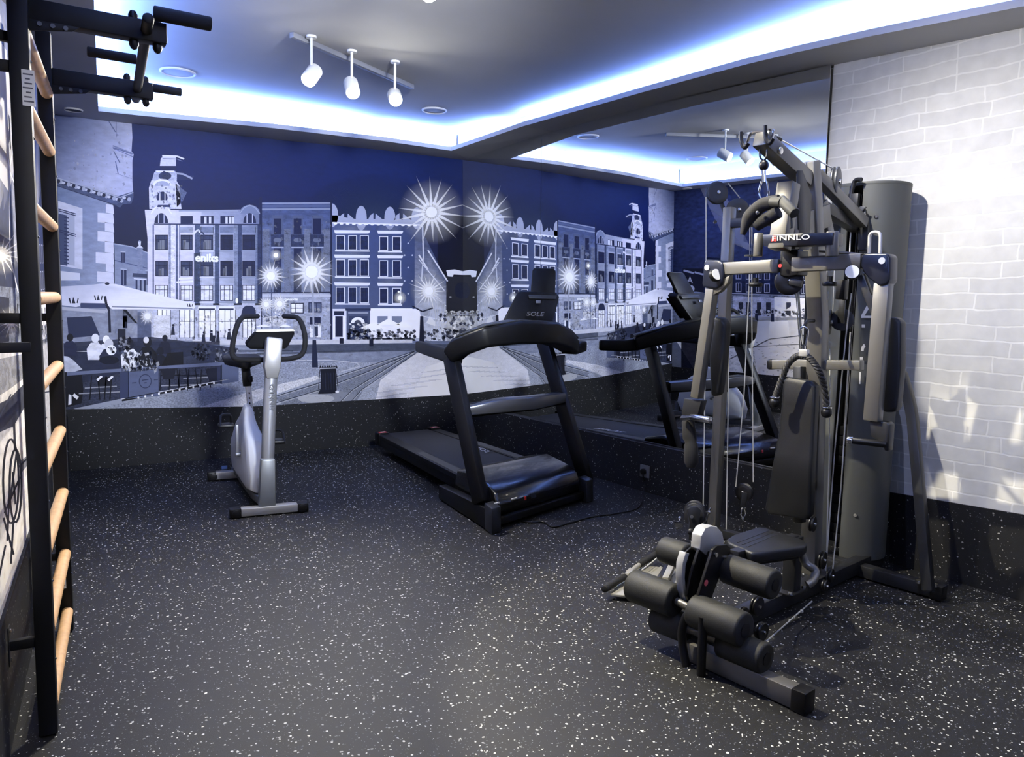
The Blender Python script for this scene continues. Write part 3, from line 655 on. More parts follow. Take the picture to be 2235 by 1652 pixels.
# --- the square itself
G0 = [(142, 152, 184), (150, 160, 192), (118, 130, 164), (112, 122, 156)]
mu.poly([(120, 742), (1012, 744), (1012, 790), (120, 790)], [(150, 160, 200), (92, 104, 142), (120, 132, 172), (132, 144, 180)], 13, 1, .12, .2)
mu.poly([(120, 790), (1012, 790), (1012, 1000), (120, 1000)], [(128, 140, 176), (150, 158, 196), (168, 176, 206), (142, 152, 182)], 13, 1, .42, .12)
mu.poly([(420, 741), (900, 741), (900, 748), (560, 753), (420, 752)], (206, 210, 246), 15, .75, .05, .1)
mu.poly([(560, 753), (905, 750), (1012, 752), (1012, 758), (720, 768), (560, 766)], (70, 82, 116), 15, .55, .1, .2)
mu.poly([(300, 762), (640, 764), (640, 768), (300, 770)], (96, 108, 146), 15, .5)
mu.poly([(560, 770), (905, 762), (905, 765), (560, 775)], (64, 76, 108), 15, .5)
mu.poly([(790, 1000), (830, 830), (916, 764), (1012, 752), (1012, 1000)], (222, 222, 252), 16, [.7, .75, .6, .55, .95], .10, .08)
mu.poly([(930, 800), (1012, 775), (1012, 870), (890, 880)], (236, 236, 255), 17, [.3, .8, .8, .3])
mu.poly([(595, 866), (735, 822), (905, 768), (915, 768), (800, 840), (770, 890), (640, 900)], (104, 116, 152), 15, .35, .4, .1)
mu.poly([(400, 900), (560, 850), (690, 820), (700, 826), (570, 872), (500, 905)], (214, 216, 244), 15, .7, .3, .1)
for pts in ([(590, 868), (690, 838), (740, 820), (905, 766)], [(600, 880), (700, 850), (800, 812), (905, 768)], [(745, 900), (790, 850), (915, 766)], [(720, 900), (770, 850), (905, 766)]):
    mu.line(pts, 1.6, (64, 72, 104), 17, .75)
    mu.line([(x, y + 2) for x, y in pts], 1.2, (214, 218, 244), 17, .5)
for k in range(44):
    y = 800 + k * 2.1; x = 1000 - (k * 4.6) % 170 - (k % 7) * 9
    mu.line([(x, y), (x + 30, y - 1.5)], 1.1, (176, 180, 216), 18, .35)
mu.line([(605, 787), (720, 786), (780, 792), (785, 800), (740, 812)], 2.2, (196, 202, 236), 16, .7)
mu.ell(715, 866, 62, 14, (150, 158, 190), 16, .6); mu.ell(690, 870, 40, 10, (206, 210, 238), 17, .45)
mu.speck(300, 772, 780, 890, 420, [(92, 102, 134), (186, 192, 222)], 17, .8, 2.6, .35, 81, .5)
# litter bin and lamp posts
BIN = (24, 28, 50)
mu.poly([(698, 802), (733, 800), (733, 818), (735, 852), (737, 858), (694, 860), (700, 848), (700, 818)], BIN, 20)
for k in range(8): mu.poly([(697 + k * 5, 803), (699 + k * 5, 796), (702 + k * 5, 803)], BIN, 21)
mu.line([(698, 804), (733, 803)], 2.4, (196, 202, 232), 22, .8); mu.line([(698, 808), (695, 850)], 1.4, BIN, 21); mu.line([(733, 806), (738, 850)], 1.4, BIN, 21); mu.ell(736, 855, 4, 3, (206, 210, 240), 22)
for k in range(5): mu.line([(704 + k * 6, 814), (705 + k * 6, 850)], 1, (60, 66, 92), 21, .8)
mu.line([(682, 610), (685, 742)], 4, (150, 160, 202), 19); mu.poly([(682, 742), (690, 742), (691, 758), (693, 780), (694, 802), (681, 802), (681, 780)], (38, 46, 80), 20)
mu.line([(922, 480), (924, 560), (920, 610)], 3, (196, 204, 246), 14, .8); mu.poly([(917, 690), (924, 690), (926, 746), (915, 746)], (22, 28, 58), 19); mu.line([(900, 668), (922, 680), (945, 672)], 3, (26, 34, 66), 19)
mu.line([(592, 612), (594, 735)], 2, (70, 82, 124), 18)
for x, y, w, h in ((741, 738, 9, 12), (806, 740, 9, 16), (461, 732, 9, 14)): mu.rect(x, y, x + w, y + h, (28, 34, 64), 19)
# lamps
SG = (224, 228, 255)
mu.star(942, 463, 16, 92, SG, 20, 18, .12, .3, .13); mu.star(680, 593, 18, 66, SG, 20, 18, .2, .3, .11); mu.star(591, 602, 12, 40, SG, 20, 18, .1, .3, .12); mu.star(936, 635, 12, 54, SG, 20, 20, .05, .45, .09)
mu.star(581, 664, 8, 24, SG, 20, 18, .1, .3, .14); mu.star(610, 663, 9, 27, SG, 20, 18, .3, .3, .14); mu.glow(602, 557, 14, SG, 20, .8); mu.ell(602, 557, 5, 5, (245, 246, 255), 21); mu.star(322, 690, 9, 24, (216, 220, 250), 20, 14, .1, .4, .1)
for x, y in ((576, 690), (594, 694), (612, 690)): mu.speck(x - 12, y - 8, x + 12, y + 14, 26, [(232, 234, 255), (70, 80, 118)], 24, .8, 2.6, .8, int(x))

# --- cafe terrace in the foreground
mu.poly([(120, 690), (330, 680), (330, 745), (480, 745), (480, 760), (120, 850)], (92, 104, 146), 15, .9, .1, .2)
mu.poly([(120, 672), (232, 672), (300, 676), (300, 745), (120, 760)], (132, 142, 182), 16, 1, .05, .2); mu.poly([(146, 693), (200, 690), (218, 732), (150, 738)], (48, 58, 98), 17, .9); mu.rect(268, 690, 277, 715, (34, 42, 78), 17)
mu.rect(250, 675, 300, 735, (164, 172, 212), 16, .8, .05, .1); mu.rect(268, 688, 278, 716, (30, 38, 74), 17); mu.rect(336, 688, 372, 738, (206, 210, 244), 17, .8, .2, .2)
mu.poly([(120, 626), (205, 621), (236, 616), (262, 622), (330, 640), (424, 662), (426, 672), (418, 676), (244, 675), (232, 662), (228, 662), (176, 661), (174, 668), (166, 670), (120, 664)], [(176, 182, 232)] * 3 + [(212, 214, 252)] * 7 + [(190, 194, 240)] * 5, 26, 1, .01, .04)
mu.line([(244, 669), (420, 674)], 3, (140, 150, 194), 27, .8); mu.poly([(176, 661), (228, 662), (236, 672), (176, 672)], (62, 74, 120), 25)
mu.line([(229, 646), (232, 664), (238, 676), (240, 726)], 5.5, (26, 32, 64), 28); mu.ell(234, 619, 5, 3, (40, 46, 78), 27)
for x, y, s in ((160, 656, 1.2), (214, 650, 1), (414, 666, .7)):
    mu.poly([(x - 9 * s, y - 5 * s), (x - 6 * s, y - 5 * s), (x - 4 * s, y + 5 * s), (x - 6 * s, y + 5 * s)], (30, 36, 68), 28); mu.poly([(x - 3 * s, y + 5 * s), (x, y - 7 * s), (x + 4 * s, y + 5 * s)], (30, 36, 68), 28); mu.poly([(x + 6 * s, y + 4 * s), (x + 8 * s, y - 5 * s), (x + 10 * s, y - 4 * s), (x + 8 * s, y + 5 * s)], (30, 36, 68), 28)
mu.line([(120, 672), (230, 680), (236, 676)], 7, (186, 192, 234), 18, .7)
mu.poly([(120, 750), (330, 735), (520, 760), (520, 820), (300, 872), (120, 900)], (52, 60, 96), 17, .75, .25, .3)
# seated guests (printed silhouettes)
def guest(x, y, s, coat, hair, L):
    mu.poly([(x - 15 * s, y + 34 * s), (x - 17 * s, y + 12 * s), (x - 9 * s, y), (x + 6 * s, y - 1 * s), (x + 15 * s, y + 9 * s), (x + 17 * s, y + 34 * s)], coat, L, 1, .05, .2); mu.ell(x, y - 9 * s, 7.5 * s, 9 * s, hair, L + 1)
guest(153, 745, .95, (40, 46, 80), (14, 16, 36), 20); guest(208, 748, 1.1, (206, 210, 246), (206, 210, 240), 21); guest(232, 750, 1.0, (200, 206, 244), (224, 226, 250), 22)
guest(238, 762, 1.25, (44, 50, 82), (190, 194, 226), 24); mu.ell(243, 764, 11, 11, (222, 226, 252), 26); mu.speck(236, 756, 250, 772, 14, (30, 36, 66), 27, 1, 3, .9, 91)
mu.ell(238, 786, 22, 9, (24, 30, 58), 26, .9); guest(284, 762, 1.2, (214, 218, 248), (26, 30, 58), 24); mu.line([(290, 745), (304, 770), (300, 786)], 2.4, (38, 44, 76), 27)
guest(322, 758, 1.25, (18, 20, 40), (20, 22, 44), 25); mu.ell(319, 742, 6, 7, (206, 208, 238), 27); guest(360, 745, .8, (30, 34, 62), (22, 26, 50), 22); guest(350, 775, 1.0, (20, 24, 46), (20, 24, 46), 22)
mu.poly([(120, 775), (148, 778), (160, 786), (180, 806), (160, 812), (120, 812)], (176, 184, 222), 26, 1, .05, .2); mu.poly([(120, 812), (178, 812), (182, 850), (178, 880), (120, 895)], (16, 18, 38), 26); mu.poly([(150, 860), (156, 862), (156, 882), (149, 884)], (216, 218, 246), 28); mu.poly([(162, 858), (172, 866), (168, 872), (158, 864)], (216, 218, 246), 28)
mu.poly([(184, 766), (212, 766), (212, 768), (166, 767)], (220, 222, 250), 25)
mu.speck(260, 735, 284, 765, 26, [(150, 158, 196), (22, 26, 52)], 26, 2, 5, .9, 92); mu.rect(257, 718, 274, 752, (26, 32, 60), 23)
# barrier, planters, chairs
BAR = (104, 116, 160)
mu.poly([(146, 812), (520, 788), (520, 796), (330, 806), (146, 820)], BAR, 30, 1, .03, .08)
mu.poly([(280, 812), (346, 806), (346, 864), (280, 870)], (92, 104, 148), 31, 1, .02, .06); mu.poly([(261, 812), (281, 812), (281, 871), (262, 868)], (62, 72, 112), 31)
for rr, cc in ((14, (54, 64, 100)), (12.3, (92, 104, 148))): mu.ell(317, 832, rr, rr * 1.12, cc, 32 if rr > 13 else 33)
mu.line([(310, 830), (324, 828)], 2, (54, 64, 100), 34); mu.line([(314, 836), (320, 835)], 2, (54, 64, 100), 34); mu.line([(288, 836), (298, 835)], 2, (60, 70, 108), 33); mu.line([(336, 829), (345, 828)], 2, (60, 70, 108), 33)
mu.poly([(482, 796), (521, 792), (521, 832), (482, 838)], (88, 100, 142), 31); mu.poly([(470, 800), (484, 797), (484, 838), (468, 834)], (52, 60, 96), 31)
for x0 in (352, 372, 392, 412, 440):
    mu.line([(x0, 806), (x0 - 3, 852)], 2.4, (20, 24, 48), 31); mu.line([(x0 + 14, 804), (x0 + 20, 846)], 2.2, (20, 24, 48), 31); mu.line([(x0 - 2, 820), (x0 + 22, 818)], 2, (22, 26, 50), 31)
mu.poly([(352, 806), (384, 804), (380, 826), (356, 828)], (24, 28, 54), 32); mu.poly([(448, 806), (474, 802), (474, 830), (458, 834)], (26, 30, 56), 32)
for x0 in (200, 214, 232, 244): mu.line([(x0, 820), (x0 + (4 if x0 % 4 else -4), 872)], 2.6, (14, 16, 36), 31)
mu.poly([(212, 824), (244, 822), (240, 842), (214, 842)], (20, 24, 48), 31)
for x in (216, 240): mu.poly([(x - 6, 828), (x + 4, 820), (x + 8, 822), (x - 2, 832)], (220, 222, 250), 33)
mu.poly([(160, 892), (265, 870), (480, 832), (482, 836), (270, 878), (180, 896)], (150, 160, 198), 29, .9); mu.line([(266, 874), (500, 830)], 4.5, (16, 18, 38), 30); mu.line([(265, 871), (500, 827)], 1.4, (206, 210, 240), 31)
for k in range(12): mu.ell(302 + k * 15, 868 - k * 2.9, 2.2, 2.2, (224, 226, 250), 32)
for x0, x1, y in ((172, 262, 855), (185, 255, 843), (352, 470, 838), (400, 480, 822)): mu.line([(x0, y + 4), (x1, y)], 2.5, (176, 182, 214), 28, .6)
mu.speck(266, 770, 345, 808, 150, [(24, 28, 56), (196, 202, 234), (92, 102, 142), (40, 48, 82)], 34, 1, 4, .9, 93, 1.5); mu.speck(418, 752, 458, 784, 70, [(30, 36, 66), (90, 100, 140)], 30, 1.2, 4, .85, 94, 1.3); mu.speck(470, 760, 520, 790, 70, [(34, 40, 72), (96, 106, 146), (170, 178, 214)], 30, 1.2, 4, .8, 95, 1.3)
mu.poly([(366, 770), (400, 768), (400, 800), (350, 804)], (16, 18, 40), 28, .9)
for x, y in ((378, 722), (462, 735), (445, 738), (476, 738), (500, 732)): mu.poly([(x - 3, y - 8), (x + 2, y - 9), (x + 4, y + 9), (x - 5, y + 9)], (34, 40, 72), 20, .9); mu.ell(x, y - 12, 2.4, 3, (30, 34, 66), 20)
# trim everything to the sheet: from the skirting up to the soffit, corner to corner
def clip_sheet(pr, keep):   # keep: list of (point, normal) half spaces
    bm = bmesh.new(); lc = bm.verts.layers.float_color.new('print'); lg = bm.verts.layers.float_color.new('grain')
    vv = []
    for p, c, g in zip(pr.v, pr.c, pr.g):
        v = bm.verts.new(p); v[lc] = c; v[lg] = g; vv.append(v)
    for f in pr.f:
        try: bm.faces.new([vv[i] for i in f])
        except ValueError: pass
    for p, n in keep:
        bmesh.ops.bisect_plane(bm, geom=bm.verts[:] + bm.edges[:] + bm.faces[:], plane_co=p, plane_no=-V3(n), clear_outer=True, clear_inner=False)
    bm.verts.index_update()
    pr.v = [v.co.copy() for v in bm.verts]; pr.c = [tuple(v[lc]) for v in bm.verts]; pr.g = [tuple(v[lg]) for v in bm.verts]
    pr.f = [tuple(v.index for v in f.verts) for f in bm.faces]; bm.free()
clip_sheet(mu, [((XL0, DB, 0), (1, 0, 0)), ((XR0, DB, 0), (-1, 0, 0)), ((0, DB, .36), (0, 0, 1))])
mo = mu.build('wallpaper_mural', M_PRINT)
tag(mo, 'dark blue night photo wallpaper of a market square covering the end wall behind the bike', 'wallpaper')

# ------------------------------------------------------------------ wallpaper on the left wall (seen along the wall and in the mirror)
M_PRINT2 = print_mat('street_wallpaper_print', 1.0, (1.35, 1.28, 1.05))
def refl(p): p = V3(p); return p - 2 * (p - MC).dot(MN) * MN
cam_m = refl(CAM)
def onLm(x, y, L):     # point of the left wall whose mirror image lies at photo position x, y
    d = refl(CAM + ray(x, y)) - cam_m; p0 = L0 + LN * (.002 + LAY * L)
    return cam_m + d * ((p0 - cam_m).dot(LN) / d.dot(LN))
def onLd(x, y, L): return onP(x, y, L0 + LN * (.002 + LAY * L), LN)
lw_ = Print(None)
n0 = len(lw_.v)
for z, c in ((.3, (120, 130, 160)), (.9, (110, 122, 158)), (1.0, (60, 70, 110)), (1.25, (16, 22, 52)), (2.75, (12, 26, 70))):
    for s in (0.002, SL - .01): lw_.v.append(LW(s, z, .002)); lw_.c.append((*rgb(*c), 1)); lw_.g.append((.1, .1, 1, 1))
for i in range(4): lw_.f.append((n0 + 2 * i, n0 + 2 * i + 1, n0 + 2 * i + 3, n0 + 2 * i + 2))
lw_.P = onLm
lw_.poly([(1487, 640), (1860, 640), (1860, 690), (1487, 690)], (120, 132, 176), 1, .9, .1, .3)
lw_.poly([(1487, 690), (1860, 690), (1860, 840), (1487, 840)], [(96, 108, 146), (120, 132, 170), (150, 158, 190), (120, 130, 164)], 1, 1, .3, .2)
lw_.rect(1490, 586, 1536, 690, (16, 22, 52), 3); lw_.text('A', 1500, 604, 1512, 618, (176, 184, 224), 5); lw_.text('9', 1496, 622, 1516, 644, (170, 178, 220), 5, 0, .03); lw_.text('M', 1500, 655, 1514, 676, (186, 192, 228), 5)
for x, y in ((1492, 590), (1516, 594)): lw_.line([(x, y), (x + 22, y + 6)], 4, (150, 160, 206), 5)
lw_.rect(1487, 680, 1540, 700, (196, 202, 238), 4, .7)
lw_.poly([(1540, 560), (1600, 566), (1600, 690), (1540, 690)], (70, 84, 130), 2, 1, .05, .2); lw_.poly([(1600, 572), (1690, 580), (1690, 690), (1600, 690)], (84, 98, 144), 2, 1, .05, .2); lw_.poly([(1690, 584), (1860, 596), (1860, 690), (1690, 690)], (66, 80, 126), 2, 1, .05, .2)
for k, x in enumerate((1552, 1572, 1606, 1628, 1650, 1668, 1700, 1724, 1748, 1772, 1796, 1820)):
    for y in (588, 616): lw_.win(x, y + (k * .6), x + 12, y + 20 + k * .6, (34, 44, 84), (176, 184, 226), 4, (.5,), (), 1.2)
lw_.poly([(1600, 646), (1690, 650), (1690, 692), (1600, 692)], (168, 176, 220), 5, .9, .2, .3); lw_.poly([(1690, 648), (1860, 656), (1860, 694), (1690, 692)], (224, 228, 255), 5, .95, .05, .1); lw_.line([(1590, 640), (1860, 650)], 2, (150, 160, 206), 6)
for x in (1612, 1628, 1652, 1672, 1716, 1760, 1800): lw_.rect(x, 660, x + 10, 688, (44, 52, 90), 7, .8)
lw_.speck(1560, 676, 1860, 698, 260, [(30, 36, 66), (206, 212, 244), (70, 80, 118)], 8, 1, 4, .85, 101); 
for x in (1730, 1770, 1810): lw_.poly([(x - 18, 678), (x, 666), (x + 18, 678)], (232, 234, 255), 9, .9)
lw_.poly([(1640, 690), (1740, 690), (1760, 840), (1620, 840)], (216, 220, 250), 9, [.3, .3, .5, .4]); lw_.poly([(1680, 700), (1720, 700), (1726, 760), (1676, 760)], (232, 234, 255), 10, [.9, .9, .3, .3])
lw_.line([(1580, 790), (1680, 740), (1860, 720)], 2, (60, 70, 104), 10, .8); lw_.line([(1580, 760), (1860, 745)], 1.4, (70, 80, 116), 10, .7)
lw_.poly([(1640, 840), (1660, 800), (1760, 780), (1780, 840)], (206, 210, 240), 10, .6); lw_.speck(1570, 740, 1860, 830, 260, [(70, 80, 114), (170, 178, 212)], 11, .8, 3, .4, 102, .5)
lw_.poly([(1487, 700), (1560, 702), (1560, 840), (1487, 840)], (22, 28, 56), 7, .85)
for x, s in ((1651, 1), (1686, .9), (1612, .9)): lw_.poly([(x - 3, 684), (x + 3, 684), (x + 4, 702), (x - 4, 702)], (40, 48, 82), 12); lw_.ell(x, 680, 2.6, 3.4, (36, 42, 74), 12)
# nearer end of the same wallpaper, seen past the wall bars
lw_.P = onLd
Q = [(70, 84, 138), (24, 36, 84)]
lw_.poly([(-60, -60), (140, 130), (140, 640), (-60, 700)], [(92, 112, 178), (40, 56, 120), (24, 34, 72), (30, 40, 78)], 2, 1, .05, .3)
for k in range(16):
    x = -30 + k * 9; lw_.poly([(x, 20), (x + 3 + k % 4, 40), (x + 8 + k % 5, 420), (x + 2, 460)], [(206, 212, 255), (150, 160, 222), (92, 108, 168)][k % 3], 3, [.5, .5, .15, .3])
lw_.poly([(0, 90), (14, 110), (38, 330), (20, 420), (-6, 380)], (222, 226, 255), 4, [.75, .6, .3, .5, .7]); lw_.line([(14, 300), (20, 370), (34, 300)], 2.4, (206, 212, 250), 6); lw_.line([(20, 370), (22, 560), (40, 640)], 2.4, (196, 202, 240), 6); lw_.line([(20, 372), (40, 420)], 2, (206, 212, 250), 6)
lw_.poly([(26, 400), (42, 420), (46, 590), (32, 560)], (150, 160, 208), 5, .8, .1, .3); lw_.poly([(46, 330), (58, 350), (62, 640), (52, 620)], (92, 104, 150), 5, .8, .1, .3)
lw_.poly([(-40, 620), (140, 640), (140, 745), (-40, 756)], (120, 132, 168), 4, .9, .4, .5); lw_.poly([(-40, 640), (20, 650), (20, 745), (-40, 756)], (38, 44, 78), 5, .85, .3, .4)
lw_.star(2, 555, 12, 60, (240, 242, 255), 8, 16, .2, .4, .1); lw_.star(24, 703, 8, 44, (226, 230, 255), 8, 14, .1, .4, .1)
lw_.poly([(-60, 752), (140, 742), (140, 1300), (-60, 1600)], [(186, 190, 214), (206, 210, 232), (240, 238, 244), (228, 228, 240)], 4, 1, .08, .22)
lw_.poly([(-40, 900), (20, 870), (60, 830), (70, 860), (30, 930), (-40, 960)], (58, 64, 92), 6, .8, .25, .35); lw_.poly([(-30, 790), (60, 770), (66, 815), (20, 850), (-30, 880)], (120, 128, 160), 6, .5, .4, .5)
lw_.line([(30, 900), (33, 985)], 5, (40, 44, 66), 8)
for cx, cy, rx, ry in ((24, 1050, 17, 92), (34, 1060, 13, 80)):
    lw_.line([(cx + rx * math.cos(2 * PI * i / 24), cy + ry * math.sin(2 * PI * i / 24)) for i in range(25)], 4.5, (34, 38, 58), 8)
for a, b in (((24, 1000), (16, 1180)), ((36, 990), (20, 1110)), ((10, 1120), (44, 1040)), ((8, 1130), (30, 1210)), ((40, 1020), (75, 985)), ((28, 1030), (34, 1100)), ((12, 1190), (-10, 1300)), ((30, 1130), (24, 1230))): lw_.line([a, b], 4, (40, 44, 66), 9)
lw_.poly([(46, 1005), (76, 980), (76, 996), (48, 1030)], (120, 128, 158), 8, .7); lw_.line([(-10, 930), (14, 880), (24, 860)], 3, (70, 76, 104), 8)
clip_sheet(lw_, [(LW(0.001, 0), LD), (LW(SL - .02, 0), -LD), ((0, 0, .33), (0, 0, 1)), ((0, 0, 2.68), (0, 0, -1))])
lo = lw_.build('wallpaper_mural', M_PRINT2)
tag(lo, 'street scene photo wallpaper on the side wall behind the wall bars', 'wallpaper')
# ------------------------------------------------------------------ wall bars
M_BLK = mat('black_powder_coat', (.0045, .005, .0065), .55, .0, bump=.08, bscale=900, spec=.3)
M_BLK2 = mat('black_plastic', (.0045, .0045, .0055), .42, spec=.35)
M_BEECH = mat('beech_wood', (.72, .44, .22), .42, noise=.12, nscale=30)
M_STICK = mat('white_sticker', (.75, .75, .76), .5)
M_INK = mat('sticker_ink', (.10, .10, .13), .6)
M_CHR = mat('chrome', (.78, .78, .80), .14, 1.0)
P1 = V3((-.0395, 2.600, 0)); P2 = V3((.0235, 3.395, 0))
M_DSTEEL = mat('dark_steel_bolt', (.06, .065, .08), .4, .6)
wb = thing('stall_bars', 'black steel wall bars with beech rungs fixed to the side wall', 'wall bars', (P1 + P2) / 2)
PD = (P2 - P1).normalized(); PN = V3((PD.y, -PD.x, 0))
for P in (P1, P2):
    m = MB(); m.beam(P + E_ * .005, P + E_ * 2.30, .05, .046, PD); m.build('upright', M_BLK, wb, .004)
rz_ = []
for (x, y) in ((107, 325), (114, 488), (119, 642), (123, 790), (127, 931), (131, 1066), (134, 1199), (138, 1326)): rz_.append(onP(x, y, P2, PD).z)
rz_.insert(0, rz_[0] + .21)
for i, z in enumerate(rz_):
    m = MB(); a = P1 + PD * .02 + E_ * (z - .012) + PN * .006; b = P2 - PD * .022 + E_ * (z - .012) + PN * .006
    m.cyl(a, b, .0205, 20); m.build('rung', M_BEECH, wb)
    for P, s in ((P1, -1), (P2, 1)):
        m = MB(); q = P + PN * .0235 + E_ * (z - .1); m.sphere(q, .0055, 8, (1, 1, .9)); m.build('bolt', M_DSTEEL, wb)
def wall_dist(p): return (p - L0).dot(LN)
for P, zs in ((P1, (1.97, 1.27, .30)), (P2, (1.93, 1.25, .31))):
    for z in zs:
        q = P + E_ * z; d = wall_dist(q) - .0135; m = MB()
        base = q - LN * d
        m.beam(q, base, .022, .03); m.box(base, PD * .018, LN * .002, E_ * .06); br = m.build('wall_bracket', M_BLK, wb, .002)
        for s in (-1, 1):
            m = MB(); m.cyl(base + E_ * .045 * s, base + E_ * .045 * s + LN * .006, .006, 10); m.build('screw', M_CHR, br)
for y, z in ((88, None), (757, None)):
    a = onP(66 if y > 700 else 46, y + (0 if y > 700 else 2), P1, LN); d = wall_dist(a) - .003
    m = MB(); m.beam(a + PD * -.01, a - LN * (d) - PD * .05, .02, .028); m.build('spacer_bar', M_BLK, wb, .002)
def sticker(c, ex, ey, n, parent, rows=6):
    m = MB(); m.box(c, ex, ey, n * .0004); o = m.build('sticker', M_STICK, parent)
    m = MB()
    for k in range(rows):
        v = -0.75 + 1.5 * k / (rows - 1)
        m.box(c + ey * v - ex * (.1 if k % 2 else 0) + n * .0007, ex * (.78 - .2 * (k % 3)), ey * (.28 / rows), n * .0002)
    m.build('print', M_INK, o, smooth=False)
ca = onP(62, 192, P1 - PD * .0255, PD); sticker(V3((ca.x, ca.y, ca.z)), PN * .0155, E_ * .049, -PD, wb, 7)
cb = onP(136, 1258, P2 - PD * .0255, PD); sticker(V3((cb.x, cb.y, cb.z)), PN * .012, E_ * .05, -PD, wb, 8)

M_DSTEEL = mat('dark_steel_bolt', (.06, .065, .08), .4, .6)
# ------------------------------------------------------------------ pull-up bar hung on the wall bars
pu = thing('pull_up_bar', 'black pull-up bar with parallel grips hooked on top of the wall bars', 'pull-up bar', P1 + E_ * 1.9)
YA1, YA2 = P1.y + .035, P2.y + .01
M_FOAM = mat('black_foam_grip', (.006, .006, .0075), .85, bump=.2, bscale=700)
def arm(y, ptop, pbot, name):
    a0 = onY(*ptop[0], y); a1 = onY(*ptop[1], y); b0 = onY(*pbot[0], y); b1 = onY(*pbot[1], y)
    h = (a0.z - b0.z + a1.z - b1.z) / 2; z = (a0.z + a1.z + b0.z + b1.z) / 4
    x1 = (a1.x + b1.x) / 2; x0 = (P1.x if y < 3 else P2.x) + .02
    m = MB(); m.beam((x0, y, z), (x1, y, z), .05, h, (0, 0, 1)); o = m.build('arm', M_BLK, pu, .003)
    m = MB(); m.prism([V3((x0, y - .03, z - h / 2)), V3((x0 + .13, y - .03, z - h / 2)), V3((x0 + .11, y - .03, z - h * .75)), V3((x0, y - .03, z - h * 1.05))], (0, .006, 0)); g = m.build('gusset', M_BLK, o, .001)
    for k in range(3):
        m = MB(); c = V3((x0 + .03 + .032 * k, y - .031, z - h * .68)); m.cyl(c, c - V3((0, .005, 0)), .0065, 10); m.build('bolt', M_DSTEEL, o)
    for k, xx in enumerate((x1 - .025, x1 - .09)):
        for s in (-1, 1):
            m = MB(); c = V3((xx, y, z + s * h / 2)); m.sphere(c + E_ * s * .008, .016, 10, (.9, .9, 1.3)); m.build('knob', M_BLK2, o)
    return x1, z, h
xa, za, ha = arm(YA1, ((90, 12), (362, 50)), ((90, 55), (362, 97)), 'arm')
xb, zb, hb = arm(YA2, ((125, 156), (333, 182)), ((125, 193), (333, 217)), 'arm')
c0 = onY(330, -20, YA1 - .10); c1 = onY(313, 60, YA1); c2 = onY(301, 190, YA2); c3 = onY(294, 244, YA2 + .17)
xm = xa - .055; xn = xb - .055
c1 = V3((xm, YA1, za)); c2 = V3((xn, YA2, zb)); dcr = (c2 - c1).normalized()
m = MB(); m.cyl(c1 - dcr * .14, c2 + dcr * .17, .016, 20, .006); m.build('crossbar', M_BLK, pu)
def grip(px0, px1, yy, r, name='grip'):
    a = onY(*px0, yy); b = onY(*px1, yy); b = V3((b.x, yy, a.z)); m = MB(); m.cyl(a, b, r, 20, .004); m.build('grip', M_FOAM, pu)
grip((335, 28), (461, 42), YA1 - .055, .021); grip((298, 130), (190, 121), YA1 + (YA2 - YA1) * .55, .0165); grip((328, 191), (396, 199), YA2 + .045, .0165)
# ------------------------------------------------------------------ exercise bike
M_SILV = mat('silver_paint', (.36, .37, .40), .36, .6)
M_SILV2 = mat('bright_silver_trim', (.50, .50, .50), .34, .5)
M_GREYM = mat('grey_metal_cover', (.30, .32, .33), .4, .5)
M_WHT = mat('white_gloss_plastic', (.78, .79, .82), .3)
M_GRYP = mat('grey_plastic', (.12, .125, .135), .45)
M_SADL = mat('black_saddle_vinyl', (.006, .006, .007), .5, bump=.15, bscale=300)
M_PRT = mat('dark_print', (.05, .055, .07), .5)
M_CONS = mat('matte_black_console', (.004, .004, .005), .7, spec=.12)
M_SCRN = mat('console_glass', (.02, .022, .025), .15)
fl0 = onz(500, 1120, .03); fl1 = onz(672, 1104, .03); fc = (fl0 + fl1) / 2
bike = thing('exercise_bike', 'white and silver exercise bike standing in front of the square mural', 'exercise bike', (fc.x, fc.y, 0))
ax = (fl1 - fl0); ax.z = 0; hw = ax.length / 2; ax.normalize(); bk = V3((-ax.y, ax.x, 0))     # bk: away from the viewer
def stab(c, hw, cap0, cap1, name, z=.032, h=.05):
    c = V3((c.x, c.y, z)); m = MB(); m.beam(c - ax * (hw - cap0), c + ax * (hw - cap1), .065, h); o = m.build(name, M_SILV2, bike, .006)
    for s, cp in ((-1, cap0), (1, cap1)):
        m = MB(); e = c + ax * hw * s; m.beam(e - ax * s * (cp + .005), e, .075, h + .008); m.build('end_cap', M_BLK2, o, .01)
        m = MB(); q = e - ax * s * .04 + V3((0, 0, -.005)); m.cyl(q - bk * .042, q + bk * .042, .026, 20, .004); m.build('roller', M_BLK2, o)
    return o
stab(fc, hw, .065, .065, 'front_stabilizer')
rl = onz(452, 1029, .0); rl = V3((rl.x, min(rl.y, fc.y + 1.16), 0)); rl = onP(452, 1023, V3((0, fc.y + 1.16, 0)), bk)
rc = V3((rl.x, rl.y, 0)) + ax * .24
so = stab(rc, .24, .055, .055, 'rear_stabilizer', .04, .055)
lp = onP(492, 1021, rc - bk * .034, bk)
sx = MB(); sx.box(onP(490, 1020, rc - bk * .0335, bk), ax * .02, V3((0, 0, .013)), bk * .0006); sx.build('warning_sticker', mat('blue_sticker', (.12, .22, .5), .5), so)
def at(x, y, back): return onP(x, y, V3((fc.x, fc.y, 0)) + bk * back, bk)
